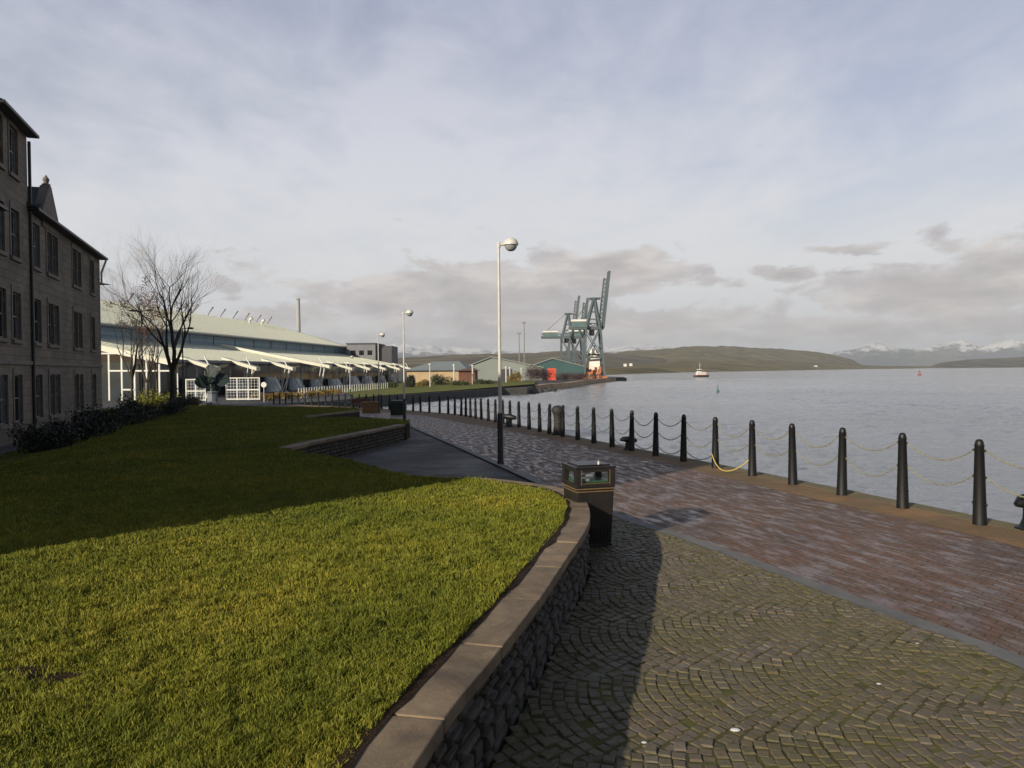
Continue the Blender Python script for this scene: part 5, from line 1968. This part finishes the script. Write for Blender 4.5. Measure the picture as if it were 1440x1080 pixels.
# ------------------------------------------------------------------ hills and mountains
def hills(name, prof, shore, rfac, mat, seed, rough=.10, N=150, nr=14, sea=WZ, label=None):
    """prof: (px, top py, shore distance, ridge distance)"""
    vs, fs = [], []
    pxs = [p[0] for p in prof]
    for i in range(N + 1):
        px = pxs[0] + (pxs[-1] - pxs[0]) * i / N
        py = np.interp(px, pxs, [p[1] for p in prof])
        r0 = np.interp(px, pxs, [p[2] for p in prof])
        r1 = np.interp(px, pxs, [p[3] for p in prof])
        top = atY(px, py, r1)
        e = min(1, min(px - pxs[0], pxs[-1] - px) / 25 + .001)
        for j in range(nr + 4):
            t = j / (nr - 1)
            Y = r0 + (r1 - r0) * t
            q = atY(px, 515, Y)
            n1 = noise.fractal(Vector((q.x / (r1 * .12), Y / (r1 * .12), seed)), .9, 2.1, 5)
            if t <= 1: prof_ = (t * t * (3 - 2 * t)) ** .9
            else: prof_ = max(0, 1 - (t - 1) * 2.5)
            if r1 > 7000: n1 = 1.3 * (1 - abs(noise.fractal(Vector((q.x / 900, Y / 900, seed)), .8, 2.2, 6)) * 2.2) - .6
            elif t > .6: n1 += .5 * noise.noise(Vector((q.x / (r1 * .012), 0, seed)))
            z = sea - 1 + (top.z - sea + 1) * prof_ * (1 + rough * n1) * (.15 + .85 * e if e < 1 else 1)
            vs.append((q.x, Y, z))
    w = nr + 4
    for i in range(N):
        for j in range(w - 1):
            a = i * w + j
            fs.append((a, a + w, a + w + 1, a + 1))
    me = bpy.data.meshes.new(name)
    me.from_pydata(vs, [], fs)
    for p in me.polygons: p.use_smooth = True
    me.materials.append(mat)
    o = bpy.data.objects.new(name, me); col.objects.link(o)
    return tag(o, kind='structure')


green = [(.30, (.06, .06, .035)), (.42, (.12, .10, .055)), (.52, (.27, .215, .11)), (.60, (.09, .08, .05)), (.72, (.38, .31, .17))]
moor = [(.3, (.11, .085, .08)), (.5, (.16, .13, .11)), (.7, (.20, .17, .12))]
M['hill_green'] = hillmat('farmland hill', green, .011, stretch=(.7, 1.3, 1))
M['hill_moor'] = hillmat('moorland hill', moor, .004)
M['hill_dark'] = hillmat('dark headland', [(.3, (.03, .028, .02)), (.6, (.05, .04, .028))], .006)
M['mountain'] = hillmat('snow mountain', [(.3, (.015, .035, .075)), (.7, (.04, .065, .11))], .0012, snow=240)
# farmland slope across the water
hills('hills', [(820, 519, 620, 1000), (860, 517, 640, 1100), (900, 515, 760, 1300), (960, 508, 1000, 1700), (1060, 507, 1300, 2000), (1160, 511, 1800, 2400), (1240, 514.6, 2200, 2600), (1330, 514.6, 2600, 3000)], 0, 0, M['hill_green'], 3, .12)
hills('hills', [(842, 504, 1300, 2600), (870, 496, 1300, 2600), (930, 491.5, 1500, 2700), (985, 487.5, 1700, 2800), (1040, 488, 1900, 2900), (1100, 490.5, 2100, 3000), (1150, 495, 2300, 3000), (1195, 505, 2500, 3100), (1225, 513, 2700, 3100)], 0, 0, M['hill_green'], 9, .10)
hills('hills', [(430, 512, 700, 1800), (500, 506, 700, 1800), (560, 504, 700, 1800), (640, 499.5, 750, 1900), (700, 498.5, 800, 2000), (760, 497, 850, 2100), (800, 494, 900, 2100), (840, 496, 950, 2200), (880, 499, 1000, 2300), (930, 504, 1100, 2300), (960, 512, 1200, 2300)], 0, 0, M['hill_moor'], 5, .05)
hills('hills', [(1296, 514.5, 2600, 3000), (1330, 509, 2700, 3300), (1370, 505, 2700, 3400), (1440, 502, 2700, 3400), (1560, 500, 2600, 3400), (1800, 497, 2400, 3300)], 0, 0, M['hill_dark'], 12, .05)
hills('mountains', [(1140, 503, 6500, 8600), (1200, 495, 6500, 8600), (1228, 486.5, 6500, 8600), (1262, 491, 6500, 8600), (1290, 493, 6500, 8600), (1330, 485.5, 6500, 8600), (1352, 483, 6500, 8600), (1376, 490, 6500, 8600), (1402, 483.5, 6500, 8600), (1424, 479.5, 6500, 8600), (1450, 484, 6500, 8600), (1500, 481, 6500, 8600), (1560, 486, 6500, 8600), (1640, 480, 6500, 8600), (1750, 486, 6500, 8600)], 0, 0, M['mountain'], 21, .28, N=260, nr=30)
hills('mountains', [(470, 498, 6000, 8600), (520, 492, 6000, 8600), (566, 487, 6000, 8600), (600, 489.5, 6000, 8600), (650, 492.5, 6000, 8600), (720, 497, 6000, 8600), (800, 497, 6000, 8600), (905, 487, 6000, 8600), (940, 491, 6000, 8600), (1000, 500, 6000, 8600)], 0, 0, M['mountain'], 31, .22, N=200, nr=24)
# white farmhouses on the far slope
for k, (px, py, Y) in enumerate(((879, 511.5, 900), (887, 511, 930), (1147, 514, 2000))):
    q = atY(px, py + 1.5, Y)
    r_ = empty('farmhouse', (q.x, Y, q.z - 2), ['tiny white farmhouse on the slope right of the cranes', 'second tiny white farmhouse just right of its neighbour', 'distant pale house on the low shore at right'][k], 'house', 'white houses on the far shore')
    s_ = Y / 1050
    b = MB(); b.box(-2 * s_, 2 * s_, -1.5 * s_, 1.5 * s_, 0, 2 + 1.6 * s_); b.build('wall', M['ship_white'], r_)
    b = MB(); z = 2 + 1.6 * s_
    b.prism([(-2.2 * s_, -1.7 * s_, z), (-2.2 * s_, 1.7 * s_, z), (-2.2 * s_, 0, z + 1.2 * s_)], (4.4 * s_, 0, 0)); b.build('roof', M['slate'], r_)

# ------------------------------------------------------------------ haze
mh = bpy.data.materials.new('haze')
mh.use_nodes = True
nt = mh.node_tree
nt.nodes.clear()
out = nt.nodes.new('ShaderNodeOutputMaterial')
pv = nt.nodes.new('ShaderNodeVolumePrincipled')
pv.inputs['Color'].default_value = rgb(.80, .86, .95)
pv.inputs['Density'].default_value = 1.2e-4
nt.links.new(pv.outputs[0], out.inputs['Volume'])
hz = MB().box(-8990, 10990, -390, 11890, -12, 420).build('haze', mh)
tag(hz, kind='stuff')

# ------------------------------------------------------------------ sun and sky
EL = R(19.5)
AZ = math.atan2(-.62, -.78)                 # direction towards the sun, measured from +Y towards +X
sd = Vector((math.sin(AZ) * math.cos(EL), math.cos(AZ) * math.cos(EL), math.sin(EL)))
sun_d = bpy.data.lights.new('sun', 'SUN')
sun_d.energy = 4.6
sun_d.angle = R(.6)
sun_d.color = (1.0, .90, .74)
sun = bpy.data.objects.new('sun', sun_d)
col.objects.link(sun)
sun.rotation_euler = sd.to_track_quat('Z', 'Y').to_euler()

world = bpy.data.worlds.new('World')
scene.world = world
world.use_nodes = True
nt = world.node_tree
nt.nodes.clear()
wo = nt.nodes.new('ShaderNodeOutputWorld')
bg = nt.nodes.new('ShaderNodeBackground')
sky = nt.nodes.new('ShaderNodeTexSky')
sky.sky_type = 'NISHITA'
sky.sun_disc = False
sky.sun_elevation = EL
sky.sun_rotation = AZ
sky.dust_density = 2.0
tc = nt.nodes.new('ShaderNodeTexCoord').outputs['Generated']
nv = nt.nodes.new('ShaderNodeVectorMath'); nv.operation = 'NORMALIZE'
nt.links.new(tc, nv.inputs[0])
sx = nt.nodes.new('ShaderNodeSeparateXYZ')
nt.links.new(nv.outputs[0], sx.inputs[0])
X, Y, Z = sx.outputs
az = math_n(nt, 'ARCTAN2', X, Y)
el = math_n(nt, 'ARCSINE', Z)
zc = math_n(nt, 'MAXIMUM', Z, .0)


def cvec(x, y, z):
    n = nt.nodes.new('ShaderNodeCombineXYZ')
    for i, q in enumerate((x, y, z)):
        if isinstance(q, (int, float)): n.inputs[i].default_value = q
        else: nt.links.new(q, n.inputs[i])
    return n.outputs[0]


# high veil: noise on a plane overhead
den = math_n(nt, 'ADD', zc, .16)
pu, pv_ = math_n(nt, 'DIVIDE', X, den), math_n(nt, 'DIVIDE', Y, den)
veil = noise_n(nt, .85, 7, .55, cvec(math_n(nt, 'MULTIPLY', pu, 1.3), math_n(nt, 'MULTIPLY', pv_, .75), 3.3), .6)
veil2 = noise_n(nt, 3.5, 6, .6, cvec(math_n(nt, 'MULTIPLY', pu, 1.2), math_n(nt, 'MULTIPLY', pv_, .8), 8.1), .5)
vm = math_n(nt, 'ADD', math_n(nt, 'MULTIPLY', veil, .66), math_n(nt, 'MULTIPLY', veil2, .34))
veil_mask = ramp(nt, vm, [(.37, (.28,) * 3), (.56, (.95,) * 3)])
skyc = mixc(nt, 1.0, sky.outputs[0], (.108, .098, .106), 'MULTIPLY')
veilc = ramp(nt, el, [(0, (.67, .675, .68)), (.14, (.71, .72, .735)), (.28, (.63, .645, .71)), (.46, (.46, .485, .60)), (.62, (.28, .34, .48)), (.8, (.12, .17, .29)), (1.3, (.06, .10, .20))])
base = mixc(nt, veil_mask, skyc, veilc)
# pale layer low down hides the blue
low = ramp(nt, el, [(0, (.93,) * 3), (.10, (.85,) * 3), (.28, (.35,) * 3), (.5, (0,) * 3)])
base = mixc(nt, low, base, veilc)
backf = ramp(nt, math_n(nt, 'ADD', math_n(nt, 'MULTIPLY', Y, .5), .5), [(.38, (1,) * 3), (.66, (0,) * 3)])
base = mixc(nt, math_n(nt, 'MULTIPLY', backf, .85), base, mixc(nt, 1.0, sky.outputs[0], (.04, .04, .04), 'MULTIPLY'))


# low cumulus: gaussian-like seeds in azimuth / elevation, broken by noise
def blob(px, py, w, h, amp=1.0):
    a, e = math.atan((px - 720) / F), math.atan((521 - py) / F)
    w, h = w / F, h / F
    da = math_n(nt, 'DIVIDE', math_n(nt, 'SUBTRACT', az_, a), w)
    de = math_n(nt, 'DIVIDE', math_n(nt, 'SUBTRACT', el_, e), h)
    s = math_n(nt, 'ADD', math_n(nt, 'MULTIPLY', da, da), math_n(nt, 'MULTIPLY', de, de))
    return math_n(nt, 'MULTIPLY', math_n(nt, 'EXPONENT', math_n(nt, 'MULTIPLY', s, -1)), amp)


cn = nt.nodes.new('ShaderNodeTexNoise')
cn.inputs['Scale'].default_value = 7; cn.inputs['Detail'].default_value = 6; cn.inputs['Roughness'].default_value = .6
nt.links.new(cvec(az, math_n(nt, 'MULTIPLY', el, 2.6), .7), cn.inputs['Vector'])
dsep = nt.nodes.new('ShaderNodeSeparateXYZ'); nt.links.new(cn.outputs['Color'], dsep.inputs[0])
az_ = math_n(nt, 'ADD', az, math_n(nt, 'MULTIPLY', math_n(nt, 'SUBTRACT', dsep.outputs[0], .5), .10))
el_ = math_n(nt, 'ADD', el, math_n(nt, 'MULTIPLY', math_n(nt, 'SUBTRACT', dsep.outputs[1], .5), .045))
tot = None
for b in ((540, 418, 120, 26, .9), (690, 412, 150, 40, 1.0), (840, 385, 120, 34, 1.0), (930, 392, 90, 20, .8), (760, 455, 260, 34, .85), (940, 458, 110, 22, .8), (320, 412, 60, 30, .55), (420, 445, 120, 30, .55), (600, 480, 200, 22, .6),
          (1105, 396, 38, 12, .95), (1188, 370, 42, 9, .75), (1190, 398, 25, 6, .6), (1010, 408, 45, 10, .6), (1310, 432, 150, 30, .95), (1420, 415, 90, 36, .8), (1180, 470, 140, 20, .75), (1400, 468, 160, 18, .7), (1050, 480, 150, 14, .5),
          (-300, 430, 400, 40, .8), (2100, 440, 500, 50, .8), (-1500, 400, 700, 60, .8), (3300, 420, 900, 70, .8)):
    v = blob(*b)
    tot = v if tot is None else math_n(nt, 'MAXIMUM', tot, v)
cn2 = noise_n(nt, 16, 7, .62, cvec(az, math_n(nt, 'MULTIPLY', el, 2.2), 4.2), .3)
tot = math_n(nt, 'ADD', tot, math_n(nt, 'MULTIPLY', math_n(nt, 'SUBTRACT', cn2, .5), 1.5))
cmask = ramp(nt, tot, [(.28, (0,) * 3), (.46, (.68,) * 3), (.8, (.92,) * 3)])
shade = noise_n(nt, 9, 6, .6, cvec(az, math_n(nt, 'MULTIPLY', el, 3.0), 9.2), .2)
cc = ramp(nt, shade, [(.34, (.39, .36, .37)), (.50, (.50, .455, .44)), (.62, (.66, .61, .57))])
final = mixc(nt, cmask, base, cc)
# bright warm gap just over the hills
gap = blob(700, 497, 230, 7, .5)
final = mixc(nt, gap, final, (.66, .61, .57))
bg.inputs['Strength'].default_value = 1.0
nt.links.new(final, bg.inputs['Color'])
nt.links.new(bg.outputs[0], wo.inputs['Surface'])
world.cycles.sampling_method = 'MANUAL'
world.cycles.sample_map_resolution = 512

# ------------------------------------------------------------------ render settings
scene.view_settings.view_transform = 'Standard'
scene.view_settings.look = 'None'
scene.view_settings.exposure = 0.16
scene.view_settings.gamma = 1
scene.cycles.max_bounces = 6
scene.cycles.volume_bounces = 0
scene.cycles.use_denoising = True
scene.cycles.caustics_reflective = False
scene.cycles.caustics_refractive = False
print('objects', len(bpy.data.objects))
